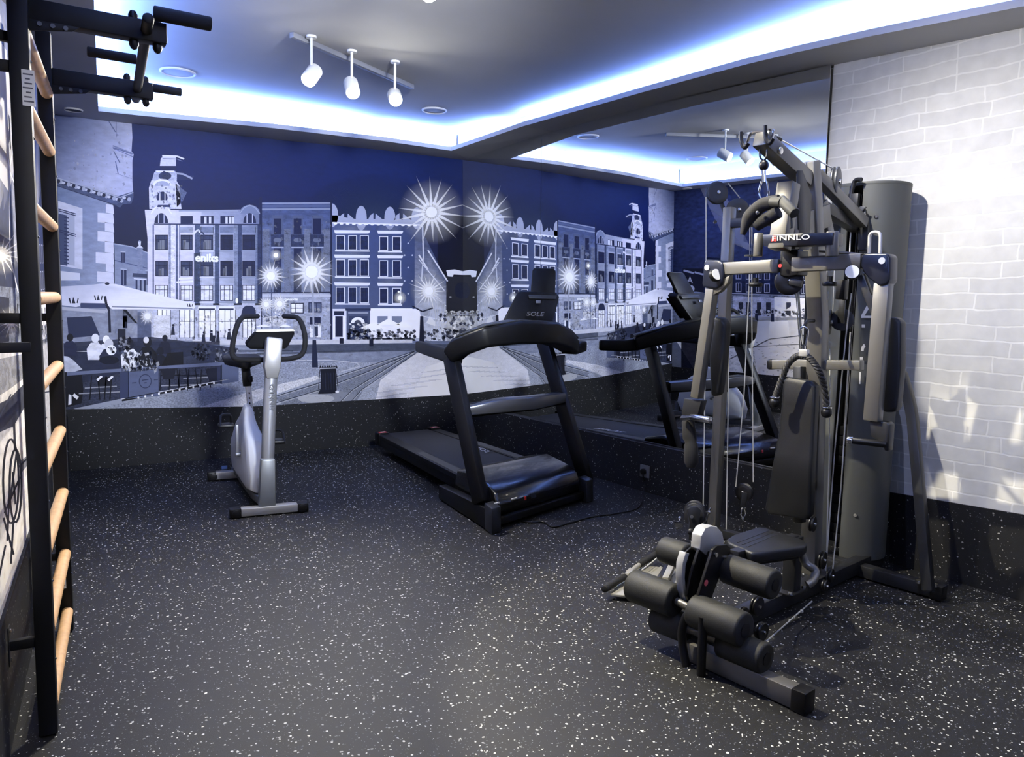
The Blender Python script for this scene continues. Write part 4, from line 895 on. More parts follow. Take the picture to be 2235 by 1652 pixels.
# steering column
m = MB(); m.tube([at(582, 1100, .03), at(584, 1000, .06), at(590, 850, .11), at(597, 742, .15)], .04, 24); m.build('column', M_SILV, bike)
m = MB(); a, b = at(582, 1105, .02), at(584, 1000, .035)
m.path([a, b], .0, .0, ax, ws=[.09, .078], hs=[.10, .085]); m.build('column_cover', M_GREYM, bike, .012)
m = MB(); m.path([at(593, 826, .095), at(593, 800, .10), at(598, 738, .13)], 0, 0, ax, ws=[.05, .092, .098], hs=[.07, .098, .10]); m.build('column_trim', M_SILV2, bike, .014)
lettering('FINNLO', at(600, 892, .045), at(599, 838, .065), at(590, 892, .045), M_PRT, bike, bold=.0, lift=.012)
# console
cb = .17
pts = [at(540, 757, cb - .02), at(538, 748, cb - .02), at(556, 728, cb), at(563, 722, cb), at(640, 721, cb), at(644, 727, cb), at(628, 758, cb - .02), at(622, 761, cb - .02), at(546, 762, cb - .02)]
m = MB(); m.prism(pts, bk * .11); con = m.build('console', M_CONS, bike, .010)
m = MB(); m.prism([at(558, 725, cb - .006), at(560, 719, cb), at(640, 718, cb), at(645, 723, cb - .006)], bk * .12); m.build('console_rim', mat('pale_console_rim', (.72, .71, .62), .35), con, .004)
m = MB(); m.prism([at(565, 745, cb + .10), at(572, 724, cb + .12), at(636, 723, cb + .12), at(630, 745, cb + .10)], bk * .01); m.build('display', M_SCRN, con, .002)
# handlebar
hb0 = .20
hl_ = arc([(at(602, 784, hb0), 0), (at(560, 786, hb0), .05), (at(505, 784, hb0 + .05), .09), (at(508, 745, hb0 + .08), .08), (at(522, 691, hb0 + .12), .10), (at(562, 690, hb0 + .30), 0)], 7)
hr_ = arc([(at(595, 784, hb0), 0), (at(630, 784, hb0), .05), (at(662, 776, hb0 + .03), .10), (at(668, 738, hb0 + .06), .08), (at(655, 692, hb0 + .12), .10), (at(620, 690, hb0 + .30), 0)], 7)
for pts in (hl_, hr_):
    m = MB(); m.tube(pts, .0165, 14); m.build('handlebar', M_FOAM, bike)
    m = MB(); m.sphere(pts[-1], .0165, 10); m.build('handle_tip', M_GRYP, bike)
m = MB(); c = at(598, 784, hb0); m.cyl(c - ax * .03, c + ax * .03, .026, 20, .004); m.build('handlebar_clamp', M_BLK2, bike)
# body
sb = .50
sh = [at(541, 893, sb + .12), at(556, 893, sb + .10), at(562, 915, sb), at(574, 955, sb - .1), at(574, 1012, sb - .15), at(569, 1045, sb - .2), at(560, 1078, sb - .25), at(552, 1072, sb - .2), at(532, 1037, sb), at(514, 1004, sb + .22), at(517, 960, sb + .26), at(524, 918, sb + .22)]
cx_ = V3((0, 0, 0))
for p in sh: cx_ += p
cx_ /= len(sh)
def plan(p, off): return V3((p.x, p.y, p.z)) + ax * off
# the shell is a closed side profile with rounded flanks, lying along the bike
prof = [(-.02, .045), (.02, .012), (.0, -.04)]
ys = [(.12, .07, .30), (.20, .10, .52), (.34, .12, .60), (.50, .12, .62), (.62, .13, .74), (.70, .16, .78), (.80, .13, .60), (.90, .14, .40), (.96, .17, .30)]
cen = lambda back: V3((fc.x, fc.y, 0)) + bk * back + ax * (-.020 - .068 * back)
body_top = [(.14, .20), (.19, .33), (.27, .42), (.38, .46), (.49, .52), (.55, .60), (.63, .61), (.72, .53), (.82, .47), (.92, .34), (.95, .2)]
body_bot = [(.90, .11), (.6, .09), (.3, .075), (.16, .10)]
poly = [(b_, z) for b_, z in body_top] + body_bot
m = MB(); n = len(poly); mid = (sum(p[0] for p in poly) / n, sum(p[1] for p in poly) / n)
rings = [(-.072, .80), (-.060, .93), (-.03, 1.0), (.03, 1.0), (.060, .93), (.072, .80)]
vs = [cen(mid[0] + (b_ - mid[0]) * s) + ax * o_ * (1 - .55 * min(1, max(0, (z - .38) / .2))) + E_ * (mid[1] + (z - mid[1]) * s) for o_, s in rings for b_, z in poly]
fs = [(k * n + i, k * n + (i + 1) % n, (k + 1) * n + (i + 1) % n, (k + 1) * n + i) for k in range(len(rings) - 1) for i in range(n)] + [tuple(reversed(range(n))), tuple((len(rings) - 1) * n + i for i in range(n))]
m.add(vs, fs); shell = m.build('flywheel_housing', M_WHT, bike, .006, ang=50)
m = MB(); m.path([cen(b_) + E_ * (z - .015) for b_, z in ((.06, .09), (.3, .07), (.6, .075), (.95, .09), (1.13, .06))], .07, .05, ax.cross(bk)); m.build('base_tube', M_GRYP, bike, .006)
m = MB(); m.path([cen(.955) + E_ * .2, cen(.955) + E_ * .1], .05, .05, bk); m.build('rear_trim', M_GRYP, bike, .006)
# seat post, saddle
pb = .66
m = MB(); m.path([at(548, 905, pb), at(541, 838, pb + .03), at(538, 800, pb + .04)], .036, .045, bk); post = m.build('seat_post', M_WHT, bike, .006)
for y in (857, 868, 879, 890):
    m = MB(); q = at(543.3 + (y - 857) * .05, y, pb - .0); m.cyl(q - bk * .012, q - bk * .024, .0055, 10); m.build('hole', M_BLK2, post)
m = MB(); m.path([at(540, 843, pb + .03), at(535, 790, pb + .05)], .055, .065, bk); m.path([at(547, 834, pb - .0), at(546, 820, pb)], .03, .03, bk); m.build('seat_clamp', M_BLK2, bike, .006)
sc = at(532, 786, pb + .10); m = MB()
out = [(0.17, .10), (.15, .125), (.08, .13), (.0, .10), (-.10, .055), (-.16, .03), (-.175, 0)]
out = out + [(a, -b_) for a, b_ in reversed(out[:-1])]
lay = [(-.045, .6), (-.035, .9), (-.01, 1.0), (.012, .96), (.022, .8)]
vs = [sc + bk * a * (s if a > 0 else 1) + ax * b_ * s + E_ * (h + (.012 if a > .1 else 0)) for h, s in lay for a, b_ in out]; n = len(out)
fs = [(k * n + i, k * n + (i + 1) % n, (k + 1) * n + (i + 1) % n, (k + 1) * n + i) for k in range(len(lay) - 1) for i in range(n)] + [tuple(reversed(range(n))), tuple((len(lay) - 1) * n + i for i in range(n))]
m.add(vs, fs); m.build('saddle', M_SADL, bike, ang=60)
kc = at(548, 900, pb - .02); m = MB(); m.cyl(kc + bk * .03, kc - bk * .035, .024, 24, .004); kn = m.build('seat_knob', M_BLK2, bike)
m = MB(); m.cyl(kc - bk * .034, kc - bk * .039, .019, 24); m.build('knob_face', M_WHT, kn)
# cranks and pedals
cc = cen(.50) + E_ * .29
for s, dv, nm in ((-1, V3((0, 0, 1)), 'l'), (1, V3((0, 0, -1)), 'r')):
    p0 = cc + ax * s * .085; d = (bk * .25 + E_ * .17 * (1 if s < 0 else -1)).normalized()
    if s < 0: pe = onP(512, 945, cc - ax * .10, ax); d = (pe - p0).normalized(); d = (d - ax * d.dot(ax)).normalized(); Lc = .20
    else: d = -d; Lc = .18
    m = MB(); m.path([p0, p0 + d * Lc], .022, .018, ax); m.cyl(cc + ax * s * .06, p0 + ax * s * .012, .018, 16); m.build('crank', M_SILV, bike, .003)
    e = p0 + d * Lc + ax * s * .012; m = MB(); m.box(e + ax * s * .055, ax * .05, bk * .055, E_ * .013); pd = m.build('pedal', M_BLK2, bike, .01)
    m = MB(); m.tube(arc([(e + ax * s * .02 + bk * .05, 0), (e + ax * s * .02 + bk * .03 + E_ * .07, .03), (e + ax * s * .09 + bk * .0 + E_ * .075, .03), (e + ax * s * .095 - bk * .05, 0)], 5), .008, 8); m.build('pedal_strap', M_BLK2, pd)
# ------------------------------------------------------------------ treadmill
M_TB = mat('black_treadmill_metal', (.003, .0033, .0042), .42, .0, spec=.3)
M_TB2 = mat('black_treadmill_plastic', (.0022, .0024, .003), .42, spec=.25)
M_HOOD = mat('glossy_black_hood', (.006, .006, .007), .22, coat=.25)
M_BELT = mat('running_belt', (.006, .0062, .0078), .55, bump=.3, bscale=900)
M_TGREY = mat('grey_console_trim', (.022, .024, .027), .4, .2)
M_TSTEEL = mat('steel_grey_tray', (.16, .165, .18), .3, .6)
M_WPRT = mat('white_print', (.85, .85, .88), .5)
M_RED = mat('red_plastic', (.55, .03, .03), .4)
F0, F1, R0, R1 = V3((2.154, 3.704, 0)), V3((3.141, 4.033, 0)), V3((2.345, 6.18, 0)), V3((3.10, 6.25, 0))
def T(s, t, z=0.0):
    a = F0.lerp(F1, s); b = R0.lerp(R1, s); p = a.lerp(b, t); return V3((p.x, p.y, z))
tm = thing('treadmill', 'black treadmill with raised console standing against the mirror', 'treadmill', T(.5, .45))
def slabT(s0, s1, t0, t1, z00, z01, h, mat_, name, par=tm, bev=.004, n=1):
    m = MB(); m.box8([T(s0, t0, z00), T(s1, t0, z00), T(s1, t1, z01), T(s0, t1, z01), T(s0, t0, z00 + h), T(s1, t0, z00 + h), T(s1, t1, z01 + h), T(s0, t1, z01 + h)])
    return m.build(name, mat_, par, bev)
# base frame on the floor
for s, d0, d1, tt in ((0, 0, .075, .33), (1, -.075, 0, .33)):
    m = MB(); zt = (.135, .10)
    m.box8([T(s + d0, .0, .008), T(s + d1, .0, .008), T(s + d1, tt, .008), T(s + d0, tt, .008), T(s + d0, .0, zt[0]), T(s + d1, .0, zt[0]), T(s + d1, tt, zt[1]), T(s + d0, tt, zt[1])])
    b = m.build('base_rail', M_TB, tm, .008)
    m = MB(); m.box8([T(s + d0 - .003, -.012, 0), T(s + d1 + .003, -.012, 0), T(s + d1 + .003, .03, 0), T(s + d0 - .003, .03, 0), T(s + d0 - .003, -.008, .155), T(s + d1 + .003, -.008, .155), T(s + d1 + .003, .035, .165), T(s + d0 - .003, .035, .165)]); m.build('corner_cover', M_TGREY, b, .012)
    m = MB(); q = T(s + (d0 + d1) / 2, tt - .02, 0); m.cyl(q + E_ * .0, q + E_ * .012, .022, 16); m.build('foot', M_TB2, b)
m = MB(); m.beam(T(.04, .012, .05), T(.96, .012, .05), .04, .045); m.build('front_crossbar', M_TB, tm, .006)
# deck with belt and side rails
ZD0, ZD1 = .185, .165
slabT(.10, .90, .10, .985, .09, .075, .085, M_TB2, 'deck', bev=.006)
slabT(.215, .785, .12, .99, ZD0 - .004, ZD1 - .004, .006, M_BELT, 'running_belt', bev=.001)
for s0, s1 in ((.095, .215), (.785, .905)):
    r_ = slabT(s0, s1, .10, .985, ZD0 - .03, ZD1 - .03, .038, M_TB, 'side_rail', bev=.006)
    slabT(s0 + .02, s1 - .02, .12, .60, ZD0 + .0082, ZD0 - .01 + .0075 - .0 , .001, M_TGREY, 'tread_strip', r_, 0)
    e = slabT(s0 - .006, s1 + .004, .955, 1.005, ZD1 - .085, ZD1 - .085, .108, M_TB2, 'end_cap', bev=.010)
    slabT(s0 + .01, s1 - .012, .962, .985, ZD1 + .0235, ZD1 + .0235, .0008, M_RED, 'warning_label', e, 0); slabT(s0 + .035, s1 - .03, .968, .980, ZD1 + .0245, ZD1 + .0245, .0006, M_WPRT, 'warning_print', e, 0)
m = MB(); m.cyl(T(.22, .995, .135), T(.78, .995, .135), .028, 20); m.build('rear_roller', M_TB, tm)
lettering('SOLE', onz(1062, 988, .188), onz(1030, 973, .188), onz(1070, 984, .188), M_WPRT, tm, bold=.01, lift=.0015)
# motor hood
hs = [(-.0, .075), (-.005, .14), (.012, .20), (.06, .235), (.17, .262), (.25, .225), (.262, .16), (.262, .085)]
m = MB(); n = len(hs); vs = []; fs = []
ring = [(.085, .93), (.10, 1.0), (.90, 1.0), (.915, .93)]
for s, k in ring:
    for t, z in hs: vs.append(T(s, .13 + (t - .13 + .02) * (1 if .1 <= s <= .9 else .94), .085 + (z - .085) * k))
for r_ in range(3):
    for i in range(n): fs.append((r_ * n + i, r_ * n + (i + 1) % n, (r_ + 1) * n + (i + 1) % n, (r_ + 1) * n + i))
fs += [tuple(reversed(range(n))), tuple(3 * n + i for i in range(n))]
m.add(vs, fs); hood = m.build('motor_hood', M_HOOD, tm, .008, ang=25)
def hoodlab(x, y, w, h, mt, nm):
    c = onP(x, y, T(0, .018, 0), (T(1, .018, 0) - T(0, .018, 0)).cross(E_)); sx_ = (F1 - F0).normalized(); nrm = V3((sx_.y, -sx_.x, 0))
    m = MB(); m.box(c + nrm * .004, sx_ * w / 2, E_ * h / 2, nrm * .004); m.build(nm, mt, hood, .001)
hoodlab(1083, 1098, .045, .009, M_WPRT, 'white_label'); hoodlab(1121, 1088, .05, .010, M_WPRT, 'white_label'); hoodlab(1145, 1087, .018, .022, M_RED, 'power_switch'); hoodlab(1163, 1081, .05, .03, M_TGREY, 'rating_plate')
# uprights
UL = [DP(1050, 1098, 4.56), DP(985, 780, 4.80)]; UR = [DP(1280, 1052, 5.30), DP(1186, 742, 5.50)]
sx_ = (F1 - F0).normalized()
for a, b in (UL, UR):
    m = MB(); m.path([a, b], 0, 0, sx_, ws=[.10, .105], hs=[.062, .062]); m.build('upright', M_TB, tm, .012)
# arched console beam with handrails
def D(x, y, d): return DP(x, y, d)
b_pts = [D(986, 778, 4.78), D(1005, 757, 4.74), D(1056, 735, 4.72), D(1124, 724, 4.82), D(1195, 726, 5.08), D(1228, 740, 5.34), D(1246, 757, 5.58)]
m = MB(); m.path(b_pts, 0, 0, E_, ws=[.13, .15, .16, .17, .16, .15, .13], hs=[.10, .12, .125, .145, .15, .13, .10]); m.build('console_beam', M_TB2, tm, .02, seg=3)
m = MB(); m.path([p + E_ * (.066 + .008 * math.sin(PI * i / 6)) for i, p in enumerate(b_pts)], 0, 0, E_, ws=[.12] * 7, hs=[.012] * 7); m.build('beam_trim', M_TGREY, tm, .005)
hl = [D(998, 778, 4.76), D(975, 774, 4.95), D(940, 764, 5.25), D(914, 756, 5.5)]
m = MB(); m.path(hl, 0, 0, E_, ws=[.08, .07, .065, .06], hs=[.10, .09, .085, .08]); h_ = m.build('handrail', M_TB2, tm, .016, seg=3)
m = MB(); q = D(930, 753, 5.38); m.box(q, (hl[3] - hl[2]).normalized() * .03, E_ * .004, RIGHT * .012); m.build('pulse_sensor', M_TSTEEL, h_, .002)
hr = [D(1235, 757, 5.52), D(1253, 760, 5.65), D(1266, 757, 5.76), D(1274, 755, 5.84)]
m = MB(); m.path(hr, 0, 0, E_, ws=[.08, .07, .065, .06], hs=[.10, .09, .085, .08]); m.build('handrail', M_TB2, tm, .016, seg=3)
# console head (its back faces the viewer)
dc = 5.05
face = [D(1093, 712, 4.90), D(1128, 642, 5.02), D(1134, 636, 5.03), D(1214, 640, 5.22), D(1221, 647, 5.24), D(1205, 712, 5.12), D(1200, 716, 5.11), D(1100, 716, 4.92)]
away = V3((FWD.x, FWD.y, 0)).normalized()
m = MB(); m.prism(face, away * .07 + E_ * .01); head = m.build('console', M_TB2, tm, .012, seg=3)
m = MB(); m.prism([D(1108, 700, 5.03), D(1138, 646, 5.13), D(1210, 650, 5.31), D(1196, 702, 5.22)], away * .012); m.build('display', M_SCRN, head, .002)
lettering('SOLE', D(1146, 690.5, 4.93), D(1183, 691.5, 5.01), D(1149, 681.5, 4.945), mat('dim_grey_print', (.10, .10, .11), .4), head, bold=.01, lift=.014)
m = MB(); m.prism([D(1130, 711, 4.94), D(1205, 711, 5.09), D(1204, 706, 5.09), D(1132, 706, 4.945)], away * -.012); m.build('lower_trim', M_TGREY, head, .003)
fb = [D(1158, 640, 5.10), D(1162, 590, 5.17), D(1166, 585, 5.18), D(1208, 586, 5.27), D(1213, 591, 5.28), D(1212, 641, 5.22)]
m = MB(); m.prism(fb, away * .025); th = m.build('tablet_holder', M_TB2, tm, .008, seg=3)
m = MB(); m.prism([D(1155, 652, 5.06), D(1153, 643, 5.07), D(1215, 644, 5.2), D(1214, 653, 5.19)], away * .05); m.build('holder_base', M_TGREY, th, .004)
m = MB(); m.prism([D(1170, 662, 5.06), D(1170, 655, 5.065), D(1180, 655, 5.085), D(1180, 662, 5.08)], away * -.012); m.build('holder_latch', M_TSTEEL, th, .002)
# tray between the uprights
ty = [D(1020, 895, 4.74), D(1090, 884, 4.80), D(1160, 878, 4.98), D(1222, 867, 5.36)]
m = MB(); m.path(ty, 0, 0, E_, ws=[.10] * 4, hs=[.055, .085, .085, .07]); m.build('cross_tray', M_TSTEEL, tm, .012)
m = MB(); m.path([p + away * .04 - E_ * .01 for p in ty], 0, 0, E_, ws=[.05] * 4, hs=[.09, .10, .10, .09]); m.build('cross_brace', M_TB2, tm, .008)
# power cord
pc = [onz(1122, 1100, .06), onz(1124, 1112, .05), onz(1128, 1131, .012), onz(1150, 1140, .006), onz(1185, 1139, .006), onz(1206, 1150, .006), onz(1240, 1142, .006), onz(1290, 1128, .006), onz(1345, 1120, .006), onz(1395, 1106, .006)]
wl = onR(1413, 1078); pc += [V3((wl.x - .03, wl.y, .05)), RW((onR(1413, 1045) - CR).dot(WD), .10, .04), RW((onR(1412, 1032) - CR).dot(WD), .14, .045)]
m = MB(); m.tube(spline(pc), .005, 8); m.build('power_cord', M_BLK2, tm)
so_s = (onR(1412, 1028) - CR).dot(WD); so_c = RW(so_s, .15, .0215)
sk = thing('power_socket', 'black wall socket with a plug low on the rubber skirting under the mirror', 'socket', so_c)
m = MB(); m.box(so_c, WD * .045, E_ * .045, WN * .006); m.build('plate', M_GRYP, sk, .004)
m = MB(); m.cyl(so_c - WN * .006, so_c - WN * .03, .022, 18, .004); m.build('plug', M_BLK2, sk)
# ------------------------------------------------------------------ multi gym
GU, GV, GO = V3((-.988, -.152, 0)).normalized(), V3((-.152, .988, 0)).normalized(), V3((3.095, 2.19, 0))
def G(a, b, z=0.0): return GO + GU * a + GV * b + E_ * z
def A(x, y, a): return onP(x, y, G(a, 0), GU)
def B(x, y, b): return onP(x, y, G(0, b), GV)
def Zp(x, y, z): return onz(x, y, z)
def loc(p): d = V3(p) - GO; return d.dot(GU), d.dot(GV), p.z
M_GYM = mat('graphite_metallic_paint', (.165, .16, .145), .36, .5)
M_GYMD = mat('dark_graphite_paint', (.018, .019, .022), .4, .3)
M_SHROUD = mat('grey_green_shroud', (.055, .058, .053), .55, .0)
M_PAD = mat('black_vinyl_pad', (.0045, .005, .0055), .45, bump=.25, bscale=420)
M_FOAMR = mat('black_foam_roller', (.013, .0135, .0115), .62, bump=.35, bscale=520)
M_PULL = mat('dark_grey_pulley', (.035, .038, .044), .45)
M_PULB = mat('black_pulley', (.005, .005, .006), .35)
M_CABLE = mat('clear_coated_cable', (.62, .62, .60), .35, .2)
M_SILVD = mat('silver_cam_paint', (.55, .56, .57), .35, .4)
M_LOGO = mat('white_logo_disc', (.82, .84, .88), .4)
M_NAVY = mat('navy_sign_plastic', (.006, .008, .018), .3)
M_BEIGE = mat('pale_steel_plate', (.42, .41, .36), .35, .5)
gym = thing('multi_gym', 'large graphite multi gym with weight column in front of the mirror and white brick wall', 'multi gym', G(.3, .05))
b0 = .05
# --- floor frame
f0 = Zp(1766, 1532, .04); f1 = Zp(1502, 1414, .04)
m = MB(); m.beam(f0, f1, .06, .07); fs_ = m.build('front_stabilizer', M_GYM, gym, .005)
d_ = (f1 - f0).normalized(); m = MB(); m.beam(f0 - d_ * .004, f0 + d_ * .05, .067, .078); m.build('end_cap', M_BLK2, fs_, .006)
m = MB(); m.beam(G(1.0, 0, .055), G(-.62, 0, .055), .06, .07); m.build('main_rail', M_GYMD, gym, .005)
r0 = Zp(2060, 1294, .04); r1 = r0 + GV * .78
m = MB(); m.beam(r0, r1, .06, .06); rs_ = m.build('rear_stabilizer', M_GYMD, gym, .005)
m = MB(); m.beam(r0 - GV * .004, r0 + GV * .05, .066, .068); m.build('end_cap', M_BLK2, rs_, .006)
# --- weight column
sc_, sa, sbh = G(-.545, .135), .165, .185
def oval(t, k=1.0): # t=0 at the front
    c, s = math.cos(t), math.sin(t); p = 2.15
    r = (abs(c) ** p + abs(s) ** p) ** (-1 / p)
    return sc_ + GU * (sa * k * r * c) + GV * (sbh * k * r * s)
for s_, nm in ((-1, 'r'), (1, 'l')):
    n = 26; t0 = .19; m = MB(); vs = []; fs = []
    for i in range(n + 1):
        t = s_ * (t0 + (2.75 - t0) * i / n)
        for k in (1.0, .965): q = oval(t, k); vs += [V3((q.x, q.y, .065)), V3((q.x, q.y, 1.965))]
    for i in range(n): a = 4 * i; b = a + 4; fs += [(a, b, b + 1, a + 1), (a + 2, a + 3, b + 3, b + 2), (a, a + 2, b + 2, b), (a + 1, b + 1, b + 3, a + 3)]
    fs += [(0, 1, 3, 2), (4 * n, 4 * n + 2, 4 * n + 3, 4 * n + 1)]
    m.add(vs, fs); sh = m.build('weight_shroud', M_SHROUD, gym, ang=30)
    for z in (1.80, .3):
        q = oval(s_ * .55); m = MB(); m.cyl(V3((q.x, q.y, z)) - GU * .002, V3((q.x, q.y, z)) + GU * .006, .009, 10); m.build('bolt', M_CHR, sh)
m = MB(); m.prism([V3((oval(2 * PI * i / 48, 1.005).x, oval(2 * PI * i / 48, 1.005).y, 1.955)) for i in range(48)], (0, 0, .02)); m.build('shroud_cap', M_SHROUD, gym, .004)
M_STACK = mat('weight_plate_iron', (.010, .010, .011), .45)
for k in range(12):
    m = MB(); m.box(G(-.52, .135, .14 + .052 * k), GU * .06, GV * .08, E_ * .024); m.build('weight_plate', M_STACK, gym, .004)
for s_ in (-1, 1):
    m = MB(); m.cyl(G(-.52, .135 + s_ * .05, .07), G(-.52, .135 + s_ * .05, 1.94), .012, 12); m.build('guide_rod', M_CHR, gym)
for s_ in (-1, 1):
    m = MB(); m.beam(G(-.47, .135 + s_ * .105, .06), G(-.47, .135 + s_ * .105, 1.9), .022, .03, GU); m.build('column_post', M_GYMD, gym, .003)
M_MARK = mat('pale_marking', (.55, .56, .58), .5)
fa = -.373
def mark(pts):
    m = MB(); m.prism([A(x, y, fa) for x, y in pts], GU * .001); m.build('marking', M_MARK, gym, smooth=False)
mark([(1912, 640), (1907, 640), (1880, 688), (1880, 694), (1902, 694), (1902, 689), (1887, 689), (1912, 648)]); mark([(1881, 708), (1888, 708), (1888, 715), (1881, 715)]); mark([(1886, 750), (1881, 756), (1879, 766), (1885, 766), (1886, 760), (1889, 757)]); mark([(1877, 779), (1883, 779), (1883, 785), (1877, 785)]); mark([(1876, 812), (1879, 812), (1878, 838), (1875, 838)])
# --- masts and boom
mt_a, mt_b = G(.0, b0, .08), B(1766, 352, b0)
m = MB(); m.path([mt_a, B(1786, 700, b0), mt_b], .065, .075, GV); m.build('mast', M_GYM, gym, .006)
tip = B(1660, 302, b0); knee = B(1706, 384, b0); foot = B(1701, 545, b0)
m = MB(); mid_ = B(1752, 386, b0); m.beam(tip, mid_ + (mid_ - tip).normalized() * .03, .065, .06, E_); boom = m.build('boom', M_GYM, gym, .005)
m = MB(); m.path([B(1722, 400, b0), foot], .065, .075, GV); m.build('front_mast', M_GYM, gym, .005)
m = MB(); m.prism([B(1740, 372, b0 - .034), B(1752, 372, b0 - .034), B(1772, 425, b0 - .034), B(1766, 545, b0 - .034), B(1744, 545, b0 - .034), B(1742, 440, b0 - .034)], GV * .006); m.build('gusset', M_GYMD, gym, .001)
m = MB(); q = B(1702, 329, b0 - .033); m.cyl(q, q - GV * .008, .015, 16, .002); m.build('bolt', M_CHR, boom)
br0 = B(1780, 380, b0); br1 = B(1885, 487, b0)
m = MB(); m.beam(br0, br1, .045, .05, E_); m.build('rear_brace', M_GYM, gym, .005)
m = MB(); m.beam(B(1790, 440, b0), B(1812, 545, b0), .05, .05, GV); m.build('rear_mast', M_GYM, gym, .005)
m = MB(); m.beam(B(1795, 452, b0), A(1868, 497, -.38), .05, .05, E_); m.build('column_link', M_GYMD, gym, .005)
m = MB(); m.beam(B(1708, 505, b0), B(1800, 470, b0), .06, .10, E_); m.build('mast_box', M_GYM, gym, .004)
m = MB(); m.prism([B(1703, 503, b0 - .034 + .07), B(1740, 503, b0 - .034 + .07), B(1740, 545, b0 - .034 + .07), B(1703, 545, b0 - .034 + .07)], GV * -.07); m.build('sign_post', M_GYM, gym, .004)
def pulley(c, axis, r, w, mt=M_PULB, parent=None, hub=True):
    axis = V3(axis).normalized(); c = V3(c); m = MB()
    m.lathe(c, axis, [(-w / 2, r * .5), (-w / 2, r * .93), (-w / 2 + .003, r), (-w * .2, r), (0, r * .86), (w * .2, r), (w / 2 - .003, r), (w / 2, r * .93), (w / 2, r * .5)]); o = m.build('pulley', mt, parent or gym, ang=40)
    if hub:
        m = MB(); m.cyl(c - axis * (w / 2 + .008), c + axis * (w / 2 + .008), r * .17, 14, .002); m.build('axle_bolt', M_CHR, o)
    return o
bigp = B(1824, 397, b0 - .0); pulley(bigp, GV + GU * .3, .068, .03, M_PULL)
# cable over the boom
def cable(pts, r=.0032):
    m = MB(); m.tube(pts, r, 8); m.build('cable', M_CABLE, gym)
cable([B(1700, 303, b0), B(1815, 366, b0), B(1832, 372, b0)])
m = MB(); m.cyl(B(1692, 299, b0), B(1704, 305, b0), .008, 10); m.build('cable_end', M_BLK2, gym)
# bar hooks on the tip of the boom
def at_tip(x, y, a): return A(x, y, a)
ta_ = loc(tip)[0]
for pts in ([(1672, 286), (1643, 288), (1636, 295), (1628, 319)], [(1672, 284), (1685, 282), (1688, 288), (1683, 310)]):
    m = MB(); m.tube(arc([(at_tip(x, y, ta_ - .02), .01) for x, y in pts], 4), .006, 10); m.build('hook_rod', M_CHR, gym)
for pts in ([(1617, 288), (1618, 312), (1626, 325), (1634, 312)], [(1670, 274), (1670, 302), (1680, 316), (1688, 302)]):
    m = MB(); m.tube(arc([(at_tip(x, y, ta_ + .005), .03) for x, y in pts], 6), .0085, 10); m.build('bar_hook', M_BLK2, gym)
# --- sign
sa_ = .47
m = MB(); m.prism([A(1664, 512, sa_), A(1818, 507, sa_), A(1816, 534, sa_), A(1666, 538, sa_)], GU * -.09); sg = m.build('sign_box', M_NAVY, gym, .004)
lettering('FINNLO', A(1686, 526, sa_ + .002), A(1768, 522.5, sa_ + .002), A(1686, 515, sa_ + .002), M_WPRT, sg, bold=.012, lift=.002)
m = MB(); m.prism([A(1683, 527, sa_ + .0008), A(1695, 526.5, sa_ + .0008), A(1694, 514, sa_ + .0008), A(1687, 514, sa_ + .0008)], GU * .0008); m.build('red_logo_patch', M_RED, sg, smooth=False)
for xa, xb in ((1646, 1666), (1803, 1832)):
    m = MB(); q0 = A((xa + xb) / 2, 505 if xa > 1700 else 509, sa_ - .03); q1 = A((xa + xb) / 2 - 2, 560, sa_ - .03); rr = (A(xb, 530, sa_) - A(xa, 530, sa_)).length / 2 * .9
    m.cyl(q0, q1, rr, 20, .004); m.build('pivot_housing', M_GYM, sg)
# --- press arm crossbeam
pa = .35
m = MB(); m.beam(A(1576, 587, pa), A(1704, 580, pa), .05, .056, E_); m.build('crossbeam', M_GYM, gym, .005)
m = MB(); m.beam(A(1733, 578, pa), A(1884, 570, pa), .05, .062, E_); m.build('crossbeam', M_GYM, gym, .005)
m = MB(); m.prism([A(1703, 545, pa + .02), A(1742, 545, pa + .02), A(1740, 600, pa + .02), A(1716, 604, pa + .02), A(1700, 600, pa + .02)], GU * -.09); bk_ = m.build('center_bracket', M_BLK2, gym, .006)
m = MB(); q = A(1704, 580, pa + .045); m.cyl(q, q + GU * .006, .008, 16); m.build('red_indicator', M_RED, bk_)
for x, y in ((1650, 606), (1812, 603)):
    m = MB(); c = A(x, y, pa); m.cyl(c, c - E_ * .03, .012, 12); m.cyl(c - E_ * .022, c - E_ * .04, .03, 18, .006); m.build('adjust_knob', M_BLK2, gym)
for x, y in ((1637, 560),):
    m = MB(); c = A(x, y, pa - .05); m.cyl(c, c + E_ * .008, .026, 16); m.build('cap_nut', M_GYMD, gym)
m = MB(); m.prism([A(1812, 545, pa - .04), A(1886, 553, pa + .02), A(1886, 556, pa + .02), A(1812, 550, pa - .04)], GV * .05); m.build('lock_plate', M_BLK2, gym, .001)
pm = A(1722, 614, pa - .02); pulley(pm, GU * .75 - GV * .66, .060, .026)
m = MB(); q = A(1741, 620, pa - .02); m.beam(pm + (GU * .75 - GV * .66) * .018, q + GV * -.02, .02, .028, E_); m.build('pulley_bracket', M_GYMD, gym, .003)
